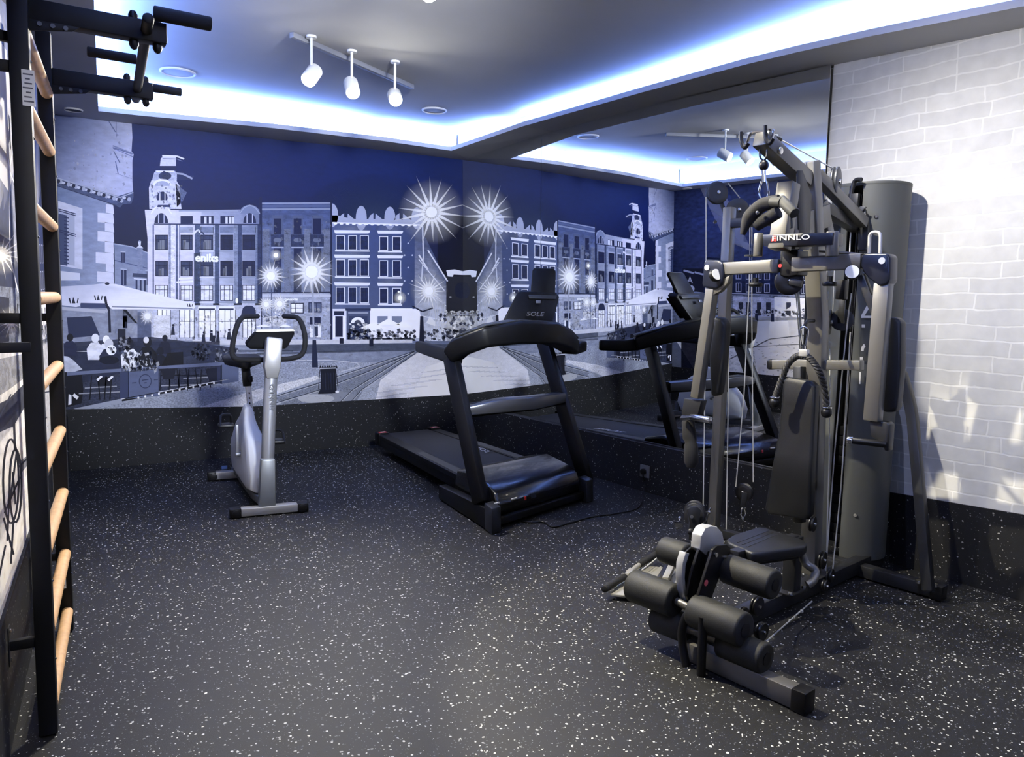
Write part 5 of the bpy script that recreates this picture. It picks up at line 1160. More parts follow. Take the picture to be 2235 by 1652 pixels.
# --- swing arms with joint covers, elbow pads and grips
def swing(jp, disc_c, arm_px, pad_px, brk_px, bar_px, tw, off, logo):
    m = MB(); m.prism([A(x, y, pa + .035) for x, y in jp], GU * -.075); j = m.build('joint_cover', M_NAVY, gym, .008, seg=3)
    dx, dy, dr = disc_c; c = A(dx, dy, pa + .05); n_ = (-FWD + off).normalized()
    m = MB(); m.cyl(c - n_ * .022, c, dr * 1.14, 28, .003); dk = m.build('dial', M_BLK2, j)
    m = MB(); m.cyl(c, c + n_ * .002, dr, 28); m.build('dial_face', M_LOGO, dk)
    q = A(logo[0], logo[1], pa + .036); m = MB(); m.cyl(q, q + GU * .002, .013, 20); m.build('round_badge', M_LOGO, j)
    m = MB(); m.path([A(x, y, pa) for x, y in arm_px], 0, 0, GV, ws=[.05] * len(arm_px), hs=[tw] * len(arm_px)); m.build('swing_arm', M_GYM, gym, .005)
    m = MB(); pts = [A(x, y, pa - .055) for x, y in pad_px]; m.prism(pts, GU * -.06); m.build('arm_pad', M_PAD, gym, .016, seg=3)
    m = MB(); m.prism([A(x, y, pa + .01) for x, y in brk_px], GU * -.05); m.build('grip_bracket', M_GYMD, gym, .005)
    return j
jl = swing([(1536, 572), (1541, 566), (1568, 567), (1577, 576), (1579, 600), (1574, 622), (1562, 630), (1534, 627), (1532, 618)], (1564, 599, .026), [(1556, 622), (1545, 700), (1521, 868)], [(1556, 690), (1575, 694), (1583, 708), (1577, 790), (1567, 862), (1550, 866), (1546, 780)], [(1493, 869), (1531, 874), (1523, 905), (1503, 912), (1488, 918), (1487, 900)], None, .046, RIGHT * .55 + UP * .25, (1543, 584))
jr = swing([(1880, 560), (1886, 553), (1936, 553), (1942, 560), (1941, 612), (1936, 621), (1918, 624), (1896, 608), (1884, 594), (1878, 580)], (1860, 593, .026), [(1929, 618), (1921, 720), (1905, 918)], [(1934, 692), (1956, 693), (1965, 702), (1965, 800), (1957, 890), (1950, 900), (1926, 900), (1926, 780)], [(1897, 918), (1935, 921), (1942, 928), (1938, 985), (1930, 984), (1926, 968), (1900, 952)], None, .060, -RIGHT * .45 + UP * .1, (1925, 569))
m = MB(); m.prism([A(x, y, pa + .02) for x, y in [(1870, 604), (1884, 596), (1900, 640), (1917, 665), (1905, 700), (1885, 650)]], GU * -.03); m.build('arm_brace', M_GYMD, gym, .004)
m = MB(); m.prism([A(x, y, pa + .02) for x, y in [(1570, 620), (1582, 606), (1593, 600), (1588, 618), (1572, 636), (1555, 645), (1550, 636)]], GU * -.03); m.build('arm_brace', M_GYM, gym, .004)
m = MB(); m.cyl(A(1490, 912, pa + .03), A(1512, 911, pa + .06), .013, 16); m.cyl(A(1510, 910, pa + .06), A(1551, 917, pa + .10), .016, 20, .002); m.build('chrome_grip_stub', M_CHR, gym)
m = MB(); m.cyl(A(1934, 970, pa + .005), A(1856, 961, pa + .06), .0135, 18, .002); hgr = m.build('hand_grip', M_BLK2, gym)
m = MB(); m.cyl(A(1861, 961.5, pa + .058), A(1849, 960, pa + .064), .0155, 18, .002); m.build('chrome_collar', M_CHR, hgr)
m = MB(); m.tube([A(1503, 914, pa - .02), A(1502, 922, pa - .02), A(1505, 955, pa - .02), A(1508, 966, pa - .02), A(1508, 972, pa - .02), A(1509, 1008, pa - .02), A(1508, 1019, pa - .02)], .03, 18, rs=[.024, .032, .034, .028, .034, .036, .022]); m.build('hanging_grip', M_FOAM, gym, ang=60)
m = MB(); m.tube(arc([(A(1897, 556, pa + .0), 0), (A(1898, 507, pa), .03), (A(1922, 506, pa), .03), (A(1921, 556, pa), 0)], 6), .0065, 12); m.build('silver_loop', M_SILV2, gym)
# --- backrest
rows_ = [(823, 1716, 1770, .195), (832, 1707, 1779, .20), (880, 1704, 1777, .205), (940, 1698, 1774, .21), (985, 1690, 1772, .222), (1015, 1684, 1770, .228), (1050, 1678, 1769, .222), (1085, 1672, 1768, .21), (1110, 1668, 1766, .205), (1121, 1674, 1761, .195)]
m = MB(); vs = []; fs = []
for i, (y, xl, xr, a) in enumerate(rows_):
    l, r = A(xl, y, a), A(xr, y + (xr - xl) * .16, a); t = -.055 if 0 < i < len(rows_) - 1 else -.04
    w_ = (r - l).normalized(); o1 = GU * .0
    vs += [l + GU * -.008, l + w_ * .010 + GU * .0, r - w_ * .010 + GU * .0, r + GU * -.008, r + GU * (t + .01), r - w_ * .01 + GU * t, l + w_ * .01 + GU * t, l + GU * (t + .01)]
for i in range(len(rows_) - 1):
    for k in range(8): fs.append((i * 8 + k, i * 8 + (k + 1) % 8, i * 8 + 8 + (k + 1) % 8, i * 8 + 8 + k))
fs += [tuple(range(8)), tuple(reversed([(len(rows_) - 1) * 8 + k for k in range(8)]))]
m.add(vs, fs); bp_ = m.build('backrest', M_PAD, gym, .006, ang=50)
m = MB(); m.beam(A(1745, 1140, .14), A(1745, 800, .10), .05, .04, GV); m.build('backrest_frame', M_GYMD, gym, .004)
m = MB(); m.beam(A(1683, 795, .05), A(1882, 797, .05), .045, .045, E_); cb_ = m.build('cross_tube', M_GYM, gym, .005)
m = MB(); q0, q1 = A(1678, 795, .05), A(1692, 795, .05); m.beam(q0, q1, .05, .05, E_); m.build('end_cap', M_BLK2, cb_, .01)
# --- seat
zs_ = .395
st = [Zp(x, y, zs_) for x, y in ((1584, 1176), (1600, 1166), (1655, 1149), (1672, 1151), (1752, 1176), (1763, 1184), (1756, 1192), (1655, 1206), (1640, 1206), (1590, 1184))]
m = MB(); m.prism(st, (0, 0, -.045)); seat = m.build('seat', M_PAD, gym, .012, seg=3)
sm = (st[0] + st[2] + st[4] + st[7]) / 4
m = MB(); m.prism([p.lerp(sm, .12) - E_ * .045 for p in st], (0, 0, -.012)); m.build('seat_board', M_BLK2, seat, .002)
for k in (.3, .5, .7):
    m = MB(); p = Zp(1655, 1149, zs_).lerp(Zp(1763, 1184, zs_), .10 + k * .5); q = Zp(1584, 1176, zs_).lerp(Zp(1648, 1207, zs_), .10 + k * .8); m.tube([p.lerp(q, .06), p.lerp(q, .94)], .003, 6); m.build('seam', M_PULB, seat)
sp = Zp(1726, 1290, .09); m = MB(); m.beam(V3((sp.x, sp.y, .09)), V3((sp.x, sp.y, zs_ - .05)), .06, .06, GU); m.build('seat_post', M_GYMD, gym, .004)
m = MB(); m.box(V3((sp.x, sp.y, .095)), GU * .07, GV * .045, E_ * .004); pl = m.build('post_flange', M_GYMD, gym, .002)
for s_ in (-1, 1):
    m = MB(); q = V3((sp.x, sp.y, .1)) + GU * .055 * s_ - GV * .03; m.cyl(q, q + E_ * .012, .011, 10); m.build('bolt', M_CHR, pl)
m = MB(); m.beam(V3((sp.x, sp.y, zs_ - .07)), A(1600, 1215, .86), .045, .05); m.build('seat_beam', M_GYMD, gym, .004)
hb_ = [(V3((sp.x, sp.y, zs_ - .075)), 0), (A(1760, 1232, .55), .03), (A(1783, 1245, .52), .05), (A(1775, 1268, .56), .03), (A(1762, 1276, .58), 0)]
m = MB(); m.tube(arc(hb_, 6), .017, 14); m.build('seat_handle', M_GYM, gym)
# --- leg developer
la, lm, ll = .90, 1.08, 1.05
def roller(p, q, r, gap=None):
    m = MB(); m.cyl(p, q, r, 28, .010); o = m.build('foam_roller', M_FOAMR, gym, ang=50)
    for e, d in ((p, (p - q).normalized()), (q, (q - p).normalized())):
        m = MB(); m.cyl(e, e + d * .003, r * .42, 18); m.build('roller_cap', M_BLK2, o)
    return o
def pxr(x, y, a, rp): return rp * dep(A(x, y, a)) / FPX
roller(A(1447, 1198, la), A(1503, 1216, la), pxr(1470, 1200, la, 29)); roller(A(1583, 1239, la), A(1692, 1277, la), pxr(1640, 1260, la, 33))
roller(A(1382, 1277, lm), A(1476, 1312, lm), pxr(1430, 1290, lm, 36)); roller(A(1514, 1331, lm), A(1626, 1376, lm), pxr(1570, 1350, lm, 38))
roller(A(1432, 1347, ll), A(1500, 1372, ll), pxr(1460, 1358, ll, 31)); roller(A(1575, 1400, ll), A(1673, 1439, ll), pxr(1620, 1420, ll, 34))
for (p, q, a) in (((1490, 1212), (1600, 1246), la), ((1470, 1309), (1520, 1333), lm), ((1490, 1368), (1580, 1402), ll)):
    m = MB(); m.cyl(A(*p, a), A(*q, a), .016, 16); m.build('roller_shaft', M_GYM, gym)
lb = loc(A(1540, 1240, .97))[1]
def Lp(x, y, off=0.0): return B(x, y, lb + off)
def plate(pts, off, th, name, mt, bev=.002, parent=None):
    m = MB(); m.prism([Lp(x, y, off) for x, y in pts], GV * th); return m.build(name, mt, parent or gym, bev)
cam = plate([(1528, 1200), (1531, 1170), (1540, 1153), (1552, 1148), (1566, 1150), (1577, 1162), (1581, 1182), (1578, 1200), (1560, 1212), (1540, 1212)], -.012, .045, 'cam_disc', M_SILVD, .004)
plate([(1543, 1166), (1531, 1190), (1515, 1232), (1503, 1290), (1499, 1330), (1488, 1320), (1484, 1280), (1487, 1235), (1496, 1206), (1512, 1192), (1530, 1180)], .040, .008, 'lever_plate', M_BLK2)
plate([(1497, 1206), (1490, 1230), (1488, 1262), (1492, 1292), (1500, 1318), (1505, 1318), (1498, 1290), (1495, 1262), (1497, 1234), (1505, 1208)], .012, .03, 'silver_arc', M_SILVD)
plate([(1541, 1170), (1556, 1205), (1538, 1250), (1518, 1300), (1506, 1320), (1500, 1300), (1510, 1250), (1526, 1200)], -.006, .012, 'lever_plate', M_BLK2)
lr_ = plate([(1556, 1200), (1566, 1191), (1586, 1189), (1595, 1196), (1592, 1214), (1578, 1240), (1562, 1282), (1548, 1322), (1528, 1330), (1518, 1322), (1532, 1276)], -.055, .012, 'lever_plate', M_BLK2)
m = MB(); q = Lp(1541, 1272, -.056); m.cyl(q, q - GV * .001, .012, 20); m.build('red_badge', mat('red_badge', (.7, .12, .14), .4), lr_)
for x, y in ((1561, 1210), (1584, 1217)):
    m = MB(); q = Lp(x, y, -.055); m.cyl(q, q - GV * .008, .009, 12); m.build('bolt', M_CHR, lr_)
m = MB(); m.cyl(Lp(1530, 1195, .02), Lp(1512, 1178, .05), .014, 14); m.build('pin_sleeve', M_BEIGE, gym)
m = MB(); m.sphere(Lp(1508, 1161, .05), .014, 14); m.cyl(Lp(1508, 1163, .05), Lp(1514, 1178, .05), .007, 10); m.build('pull_pin', M_BLK2, gym)
m = MB(); m.path([Lp(1545, 1200), Lp(1530, 1330, .0), Lp(1525, 1395, 0)], .04, .05, GV); m.build('lever_arm', M_BLK2, gym, .006)
for pts, nm in (([(1520, 1345), (1500, 1340), (1487, 1372), (1490, 1415), (1498, 1455)], 0), ([(1534, 1345), (1534, 1380), (1531, 1430), (1530, 1492)], 1)):
    pp = arc([(A(x, y, 1.13 if nm else 1.12), .05) for x, y in pts], 5); m = MB(); m.tube(pp, .0165 if nm else .0165, 14); t_ = m.build('lever_handle', M_BLK2, gym)
    d = (pp[-1] - pp[-2]).normalized(); m = MB(); m.cyl(pp[-1] - d * .002, pp[-1] + d * .014, .0175, 16, .002); m.build('chrome_ring', M_CHR, t_)
pulley(A(1652, 1322, .72), GV, .040, .022); pulley(A(1662, 1378, .84), GV, .036, .022); pulley(A(1622, 1340, .74), GV, .03, .02)
cable([A(1672, 1400, .84), Zp(1720, 1358, .04), Zp(1772, 1312, .04)])
m = MB(); q = Zp(1750, 1334, .04); m.sphere(q, .008, 10); m.build('cable_stop', M_CABLE, gym)
pulley(B(1795, 1222, -.03), GV + GU * .2, .042, .022); pulley(B(1812, 1256, -.045), GV + GU * .2, .034, .022); pulley(B(1773, 1143, -.03), GV + GU * .2, .036, .022); pulley(B(1800, 1278, -.06), GV + GU * .2, .028, .02)
# --- mid and rear pulleys, cables by the mast
pulley(A(1838, 698, -.12), GU * .8 - GV * .6, .052, .026, M_PULL); m = MB(); m.beam(A(1836, 706, -.10), A(1838, 655, -.10), .03, .012, GU); m.build('pulley_hanger', M_GYMD, gym, .002)
pulley(A(1808, 703, -.08), GV + GU * .4, .060, .024); pulley(A(1766, 715, -.0), GV + GU * .4, .055, .024)
m = MB(); m.box(A(1838, 632, -.05), GU * .02, GV * .022, E_ * .045); m.build('cable_block', M_BLK2, gym, .004)
m = MB(); m.beam(A(1781, 720, .09), A(1779, 780, .09), .03, .012, GU); mk = m.build('mast_plate', M_GYMD, gym, .002)
for y in (733, 775):
    m = MB(); q = A(1793, y, .06); m.cyl(q, q - GV * .012 + GU * .006, .010, 12); m.build('bolt', M_CHR, mk)
cable([A(1858, 640, -.06), A(1846, 735, -.06), A(1822, 980, -.06), A(1802, 1245, -.06)]); cable([A(1856, 725, -.12), A(1846, 900, -.12), A(1836, 1060, -.12), A(1817, 1250, -.12)]); cable([A(1812, 745, -.05), A(1810, 1000, -.05), A(1804, 1210, -.05)]); cable([A(1818, 680, -.1), A(1822, 560, -.1)], .002)
cable([A(1863, 400, -.36), A(1861, 460, -.36), A(1856, 520, -.36), A(1851, 620, -.33)])
# --- side cable tower
tb0 = Zp(1557, 1168, .0); tb0.z = .0; dt = dep(tb0); ta0 = V3((tb0.x, tb0.y, 0)); tz = onP(1568, 452, tb0, V3((FWD.x, FWD.y, 0))).z
m = MB(); m.beam(ta0, ta0 + E_ * tz, .055, .055, GU); tw_ = m.build('cable_post', M_GYM, gym, .005)
m = MB(); m.beam(ta0 + E_ * .03, G(loc(ta0)[0], 0, .03), .05, .05); m.build('tower_foot', M_GYMD, gym, .004)
m = MB(); m.beam(ta0 + E_ * (tz - .09), G(-.33, .2, tz - .10), .05, .05); m.build('tower_arm', M_GYMD, gym, .004)
def TD(x, y, o=0.0): return DP(x, y, dt + o)
pulley(TD(1565, 421, -.06), FWD - RIGHT * .25, .0655, .03, M_PULL); pulley(TD(1610, 459, -.06), FWD - RIGHT * .2, .0685, .03, M_PULL)
m = MB(); m.path([TD(1567, 424, -.02), TD(1585, 470, -.02), TD(1612, 462, -.02)], .012, .05, FWD); m.build('pulley_plate', M_GYMD, tw_, .003)
for x, y in ((1560, 485), (1583, 485)):
    m = MB(); q = TD(x, y, -.035); m.cyl(q, q - FWD * .012, .010, 12); m.build('bolt', M_CHR, tw_)
cable([TD(1541, 430, -.06), TD(1541, 560, -.06), TD(1538, 880, -.06), TD(1534, 1165, -.06)]); cable([TD(1593, 468, -.06), TD(1592, 700, -.06), TD(1589, 900, -.06), TD(1585, 1158, -.06)])
cable([TD(1589, 400, -.06), TD(1615, 432, -.06)]); cable([TD(1637, 447, -.06), TD(1636, 600, -.06), TD(1624, 860, -.06), TD(1606, 1062, -.06)]); cable([TD(1641, 490, -.06), TD(1641, 700, -.06), TD(1643, 900, -.06), TD(1644, 1052, -.06)])
pl_ = pulley(TD(1624, 1074, -.06), FWD * .7 + RIGHT * .7, .053, .026)
m = MB(); m.beam(TD(1625, 1075, -.08), TD(1622, 1105, -.08), .03, .02, FWD); m.build('pulley_hanger', M_GYMD, pl_, .002)
m = MB(); m.tube(arc([(TD(1620, 1108, -.08), .01), (TD(1616, 1122, -.08), .01), (TD(1621, 1135, -.08), .01), (TD(1628, 1122, -.08), .01), (TD(1624, 1108, -.08), .01)], 3), .004, 8); m.tube([TD(1622, 1134, -.08), TD(1621, 1165, -.07)], .003, 8); m.build('carabiner', M_CHR, gym)
for k in range(3):
    pulley(TD(1516 - k * 0, 1114 + k * 6, -.12 - .05 * k), FWD * .9 + RIGHT * .4, .058, .03, M_GYMD, hub=False)
fp = [(1500, 1112), (1508, 1106), (1522, 1106), (1530, 1114), (1527, 1135), (1530, 1182), (1503, 1180), (1505, 1140)]
m = MB(); m.prism([TD(x, y, -.30) for x, y in fp], V3((FWD.x, FWD.y, 0)) * .02); cv = m.build('pulley_cover', M_GYMD, gym, .004)
m = MB(); q = TD(1509, 1127, -.31); m.cyl(q, q - FWD * .008, .010, 12); m.build('bolt', M_CHR, cv)
m = MB(); m.box(TD(1480, 1145, -.2), RIGHT * .02, UP * .012, FWD * .02); m.sphere(TD(1484, 1131, -.2), .012, 10); m.cyl(TD(1474, 1152, -.2), TD(1488, 1147, -.2), .012, 12); m.build('chrome_adjuster', M_CHR, gym)
m = MB(); m.tube([TD(1536, 1165, -.06), TD(1546, 1120, -.05), TD(1552, 1108, -.05)], .005, 8); m.sphere(TD(1548, 1118, -.06), .012, 10); m.build('chrome_coupler', M_CHR, gym)
# --- bent rear leg
m = MB(); m.path(arc([(A(1940, 806, -.47), 0), (A(1966, 810, -.47), .06), (A(1990, 890, -.46), .12), (Zp(2027, 1290, .065), 0)], 6), .05, .045, GV); m.build('rear_leg', M_GYMD, gym, .005)
for x, y in ((2004, 1272), (2040, 1280)):
    m = MB(); q = Zp(x, y, .07); m.cyl(q, q + E_ * .014, .012, 10); m.build('bolt', M_CHR, rs_)
# --- low foot plate of the rowing station
fz = .03
fpl = [Zp(x, y, fz) for x, y in ((1332, 1296), (1384, 1233), (1432, 1236), (1520, 1246), (1520, 1306), (1392, 1302))]
m = MB(); m.prism(fpl, (0, 0, -.012)); m.build('foot_plate', M_BEIGE, gym, .003)
m = MB(); m.beam(Zp(1452, 1266, .06), Zp(1470, 1228, .075), .03, .03); m.build('plate_strut', M_BEIGE, gym, .004)
m = MB(); m.beam(Zp(1440, 1262, .045), Zp(1462, 1226, .085), .03, .008); m.build('foot_strap', M_BLK2, gym, .002)
m = MB(); m.beam(Zp(1490, 1252, .03), G(.9, .02, .05), .05, .04); m.build('plate_link', M_GYMD, gym, .003)

# ------------------------------------------------------------------ loose attachments
rope = thing('rope_handle', 'black braided rope handle clipped in front of the backrest on the multi gym', 'rope handle', A(1755, 700, .27))
M_ROPE = mat('black_rope', (.013, .013, .015), .6, bump=.4, bscale=260)
ra = .27
def braid(pts, name):
    pp = spline(pts, 10); m = MB()
    for k in range(3):
        q = []
        for i, p in enumerate(pp):
            d = (pp[min(i + 1, len(pp) - 1)] - pp[max(i - 1, 0)]).normalized(); s = d.cross(GU).normalized(); u = s.cross(d); t = i * .75 + k * 2 * PI / 3
            q.append(p + s * (.0075 * math.cos(t)) + u * (.0075 * math.sin(t)))
        m.tube(q, .008, 8)
    return m.build(name, M_ROPE, rope)
braid([A(1752, 776, ra), A(1738, 778, ra), A(1720, 795, ra + .01), A(1707, 825, ra + .015), A(1698, 850, ra + .02), A(1692, 868, ra + .02)], 'rope')
braid([A(1760, 776, ra), A(1775, 790, ra), A(1790, 815, ra - .01), A(1799, 845, ra - .05), A(1803, 885, ra - .07)], 'rope')
for x, y, a in ((1691, 876, ra + .02), (1804, 898, ra - .07)):
    m = MB(); q = A(x, y, a); m.sphere(q - E_ * .004, .024, 16, (1, 1, 1.05)); e = m.build('rope_end_stop', M_BLK2, rope)
    m = MB(); m.cyl(q + E_ * .014, q + E_ * .022, .022, 20, .002); m.build('metal_ring', M_CHR, e)
m = MB(); m.box(A(1755, 770, ra + .005), GU * .012, GV * .02, E_ * .016); m.build('clamp', M_SILV2, rope, .004)
m = MB(); lo2 = [(1751, 755), (1746, 722), (1750, 713), (1759, 713), (1764, 722), (1759, 755)]; m.tube(arc([(A(x, y, ra), .012) for x, y in lo2], 4), .0045, 10); m.tube([A(1755, 752, ra), A(1755, 768, ra)], .007, 10); m.build('carabiner', M_CHR, rope)
m = MB(); m.tube(arc([(A(1756, 712, ra - .01), 0), (A(1762, 700, ra - .04), .02), (A(1776, 700, .13), 0)], 5), .008, 10); m.build('strap', M_BLK2, rope)

pdl = thing('pulldown_handle', 'black foam-gripped pulldown handle hanging from the boom of the multi gym', 'pulldown handle', A(1668, 360, .60))
ha = loc(tip)[0] - .01
for s_ in (-1, 1):
    m = MB(); m.tube(arc([(A(1666 + s_ * 8, 326, ha), 0), (A(1666 + s_ * 8, 343, ha), .02), (A(1666, 352, ha), 0)], 4), .004, 8); m.build('shackle', M_GYMD, pdl)
m = MB(); q = A(1667, 361, ha); m.sphere(q, .020, 16, (1, 1, 1.1)); m.build('stop_ball', M_BLK2, pdl)
m = MB(); m.tube([A(1667, 372, ha), A(1668, 398, ha)], .009, 12); m.build('swivel', M_CHR, pdl)
cl = [(1662, 396), (1655, 422), (1664, 437), (1674, 434), (1678, 422), (1673, 396)]
m = MB(); m.tube(arc([(A(x, y, ha), .015) for x, y in cl], 4), .0042, 10); m.build('carabiner', M_CHR, pdl)
hp = [A(1621, 512, ha + .03), A(1632, 480, ha + .02), A(1648, 460, ha + .01), A(1668, 446, ha), A(1700, 440, ha - .01)]
m = MB(); m.tube(spline(hp, 5), .02, 14, rs=[.010 + .018 * min(1, i / 6) for i in range(len(spline(hp, 5)))]); m.build('handle_body', M_FOAM, pdl, ang=60)
m = MB(); m.cyl(A(1686, 440, ha + .02), A(1708, 441, ha + .04), .020, 18); m.cyl(A(1704, 436, ha + .03), A(1735, 466, ha + .06), .021, 20, .003); g1 = m.build('foam_grip', M_FOAMR, pdl)
m = MB(); m.cyl(A(1650, 492, ha + .0), A(1700, 462, ha), .026, 18, .004); m.build('foam_grip', M_FOAM, pdl)
m = MB(); m.sphere(A(1653, 464, ha + .05), .008, 10); m.build('screw', M_CHR, pdl)
m = MB(); m.tube([A(1726, 470, ha + .05), A(1727, 498, ha + .05)], .006, 8); m.build('hook_end', M_BLK2, pdl)

bar = thing('straight_bar', 'short straight bar with two black grips lying on the pale foot plate', 'pulley bar', Zp(1378, 1246, .05))
def bz2(x, y, z=.055): return Zp(x, y, z)
for p, q in (((1318, 1286), (1364, 1258)), ((1394, 1233), (1434, 1208))):
    m = MB(); m.cyl(bz2(*p), bz2(*q), .0165, 16, .005); m.build('grip', M_FOAM, bar)
m = MB(); m.cyl(bz2(1362, 1259), bz2(1396, 1232), .012, 14); m.build('rod', M_BEIGE, bar)
m = MB(); m.box(bz2(1374, 1248, .06), (bz2(1396, 1232) - bz2(1362, 1259)).normalized() * .03, V3((.008, .02, 0)), E_ * .008); m.build('swivel_plate', M_BEIGE, bar, .003)
m = MB(); m.tube([bz2(1400, 1244, .06), bz2(1424, 1226, .06), bz2(1440, 1212, .062)], .003, 6); m.build('cable_loop', M_CABLE, bar)

stp = thing('ab_strap', 'dark padded loop strap hanging on the side of the weight column', 'strap', oval(-.35) + E_ * 1.8)
sa2 = -.36
m = MB(); m.prism([A(x, y, sa2) for x, y in ((1877, 455), (1886, 451), (1892, 458), (1899, 490), (1898, 520), (1894, 546), (1876, 547), (1876, 500))], GU * .02); m.build('pad', M_PAD, stp, .006)
m = MB(); m.prism([A(x, y, sa2 + .02) for x, y in ((1845, 480), (1870, 478), (1893, 452), (1880, 450), (1866, 463), (1842, 466))], GU * .012); m.build('webbing', M_GYMD, stp, .003)
hk = arc([(A(1857, 470, -.35), 0), (A(1858, 420, -.35), .04), (A(1866, 392, -.35), .03), (A(1880, 392, -.34), 0)], 6)
m = MB(); m.tube(hk, .011, 12); m.build('hanger_loop', M_BLK2, stp)
m = MB(); m.box(A(1863, 445, -.352), GU * .012, GV * .026, E_ * .05); m.build('buckle', M_BLK2, stp, .004)
# ------------------------------------------------------------------ light strips in the cove
LEDC = (.15, .30, 1.0)
M_LED = mat('led_strip', (.8, .8, .8), .5, emit=(.35, .5, 1.0), estr=14.0)
def led(edge, out, label, power):
    out = V3(out); m = MB(); n = len(edge)
    p = [e + out * .045 + E_ * (SOF_T + .001) for e in edge]
    for i in range(n - 1): m.box8([p[i], p[i + 1], p[i + 1] + out * .03, p[i] + out * .03] + [q + E_ * .012 for q in (p[i], p[i + 1], p[i + 1] + out * .03, p[i] + out * .03)])
    o = m.build('led_strip', M_LED, smooth=False); tag(o, label, 'light strip', 'light strips in the ceiling cove')
    for i in range(n - 1):
        a, b = p[i], p[i + 1]; L = (b - a).length
        if L < .1: continue
        ld = bpy.data.lights.new('led_light', 'AREA'); ld.shape = 'RECTANGLE'; ld.size = L; ld.size_y = .03; ld.energy = power * L; ld.color = LEDC; ld.spread = PI
        lo_ = bpy.data.objects.new('led_light', ld); COL.objects.link(lo_)
        x = (b - a).normalized(); c = (a + b) / 2 + out * .015 + E_ * .02
        z = -E_; y = z.cross(x).normalized(); x = y.cross(z)
        lo_.matrix_world = Matrix(((x.x, y.x, z.x, c.x), (x.y, y.y, z.y, c.y), (x.z, y.z, z.z, c.z), (0, 0, 0, 1)))
LEDP = 19.0
led(back_edge, (0, 1, 0), 'bright blue-white light strip in the cove along the end wall with the square mural', LEDP)
led(right_edge, WN, 'bright blue-white light strip in the cove above the mirror and brick wall', LEDP)
led(left_edge, (-1, 0, 0), 'bright blue-white light strip in the cove above the wall bars', LEDP)

# ------------------------------------------------------------------ spots on the ceiling
M_SPOTW = mat('spot_white_metal', (.75, .75, .74), .4)
M_BULB = mat('spot_bulb', (1, 1, 1), .3, emit=(1.0, .96, .82), estr=150.0)
def spot(p, aim, label, power, ang=100, blend=.5, col=(1, .93, .78), soft=.02):
    p = V3(p); d = (V3(aim) - p).normalized()
    t = thing('spotlight', label, 'spotlight', (p.x, p.y, ZC), 'spotlights under the ceiling')
    m = MB(); m.cyl(p + d * -.06, p + d * .05, .044, 24, .006); m.build('housing', M_SPOTW, t)
    m = MB(); m.tube([V3((p.x, p.y, ZC)), V3((p.x, p.y, p.z + .03)), p - d * .03], .008, 8); m.cyl((p.x, p.y, ZC - .012), (p.x, p.y, ZC), .03, 20); m.build('stem', M_SPOTW, t)
    m = MB(); m.cyl(p + d * .049, p + d * .054, .039, 24); m.build('bulb', M_BULB, t)
    ld = bpy.data.lights.new('spot_beam', 'SPOT'); ld.energy = power; ld.color = col; ld.spot_size = math.radians(ang); ld.spot_blend = blend; ld.shadow_soft_size = soft
    lo_ = bpy.data.objects.new('spot_beam', ld); COL.objects.link(lo_); lo_.location = p + d * .06
    lo_.rotation_euler = d.to_track_quat('-Z', 'Y').to_euler()
spot(onz(680, 165, 2.62), (-.08, 3.3, .7), 'leftmost of the three track spotlights, turned to the side wall', 150)
spot(onz(768, 192, 2.62), (1.35, 2.3, 0), 'middle of the three track spotlights aimed at the floor', 140)
spot(onz(862, 212, 2.62), (.9, 1.2, .4), 'rightmost of the three track spotlights aimed at the floor', 60)
spot(onz(930, -34, 2.62), (2.3, 1.9, .6), 'spotlight under the ceiling shining on the multi gym', 330, 66, .3, (1, .90, .68))
spot((2.35, 2.20, 2.64), (3.86, 1.75, .95), 'spotlight under the ceiling shining on the white brick wall', 118, 116, 1.0, (1, .95, .88))
spot((1.25, .95, 2.48), (1.9, 6.5, 1.50), 'spotlight near the viewer aimed at the square mural', 640, 51, .55, (.84, .89, 1), .22)
spot((.95, -.35, 2.62), (3.7, 1.75, .75), 'added fill spotlight behind the viewer aimed past the multi gym', 60, 54, .8, (.50, .58, 1))  # added fill lamp, stands in for blue ambient light in the brick wall's shadows
spot((.45, .55, 2.66), (-.05, 2.6, .7), 'spotlight near the viewer aimed at the wall bars', 60, 60, .8, (1, .93, .80))
tr = MB(); ta = onz(636, 70, ZC); tb_ = onz(900, 185, ZC); tr.beam(ta - E_ * .015, tb_ - E_ * .015, .034, .03)
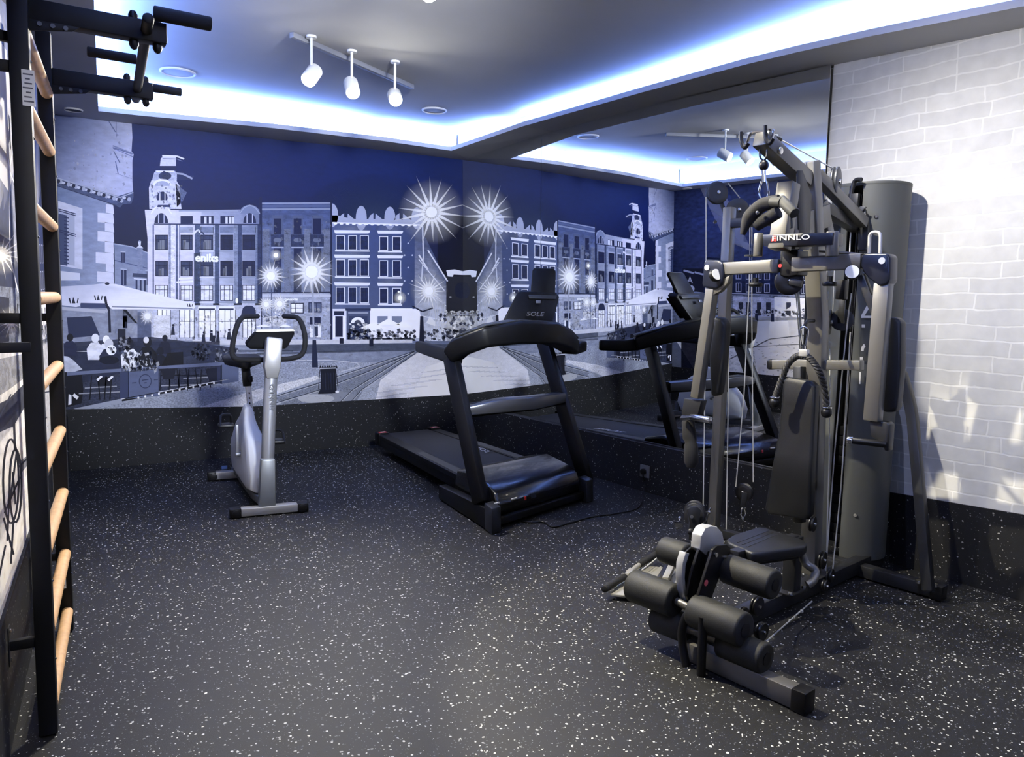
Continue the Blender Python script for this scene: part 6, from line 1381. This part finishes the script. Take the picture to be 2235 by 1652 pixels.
tag(tr.build('lighting_track', mat('grey_track', (.2, .2, .21), .5), bev=.003), 'white ceiling track carrying three spotlights', 'track')
M_VENT = mat('vent_plastic', (.6, .6, .62), .6)
def disc(px, py, r, label, z=ZC, name='ceiling_vent', matl=None, cat='vent'):
    c = onz(px, py, z); t = thing(name, label, cat, c, None)
    m = MB(); n = 32; prof = [(r, 0), (r, -.006), (r * .93, -.012), (r * .88, -.008), (r * .86, -.003)]
    vs = [c + V3((a * math.cos(2 * PI * k / n), a * math.sin(2 * PI * k / n), h)) for a, h in prof for k in range(n)]
    fs = [(i * n + k, i * n + (k + 1) % n, (i + 1) * n + (k + 1) % n, (i + 1) * n + k) for i in range(len(prof) - 1) for k in range(n)]
    m.add(vs, fs); m.build('rim', M_VENT, t)
    m = MB(); m.cyl(c - E_ * .005, c - E_ * .001, r * .87, n); m.build('cover', matl or M_CEIL, t)
disc(388, 157, .115, 'round ceiling plate nearest the wall bars')
disc(948, 240, .10, 'round ceiling plate near the corner of the light strips')
M_DARK = mat('dark_opening', (.02, .02, .025), .6)
disc(160, 238, .06, 'small dark recessed light in the soffit over the wall bars', 2.617, 'recessed_light', M_DARK, 'recessed light')
disc(1037, 344, .075, 'small dark recessed light in the soffit above the mirror corner', zR(.3), 'recessed_light', M_DARK, 'recessed light')

# ------------------------------------------------------------------ picture settings
wd = bpy.data.worlds.new('world'); SC.world = wd; wd.use_nodes = True; wd.node_tree.nodes['Background'].inputs['Color'].default_value = (0, 0, 0, 1)
SC.view_settings.view_transform = 'Standard'; SC.view_settings.look = 'None'; SC.view_settings.gamma = 1.0; SC.view_settings.use_curve_mapping = False
SC.view_settings.exposure = 0.55
cy = SC.cycles
try:
    cy.use_denoising = True; cy.denoiser = 'OPENIMAGEDENOISE'
except Exception: pass
cy.use_adaptive_sampling = True; cy.adaptive_threshold = .05; cy.max_bounces = 6; cy.diffuse_bounces = 3; cy.glossy_bounces = 4; cy.transparent_max_bounces = 40; cy.sample_clamp_indirect = 4.0; cy.caustics_reflective = False; cy.caustics_refractive = False
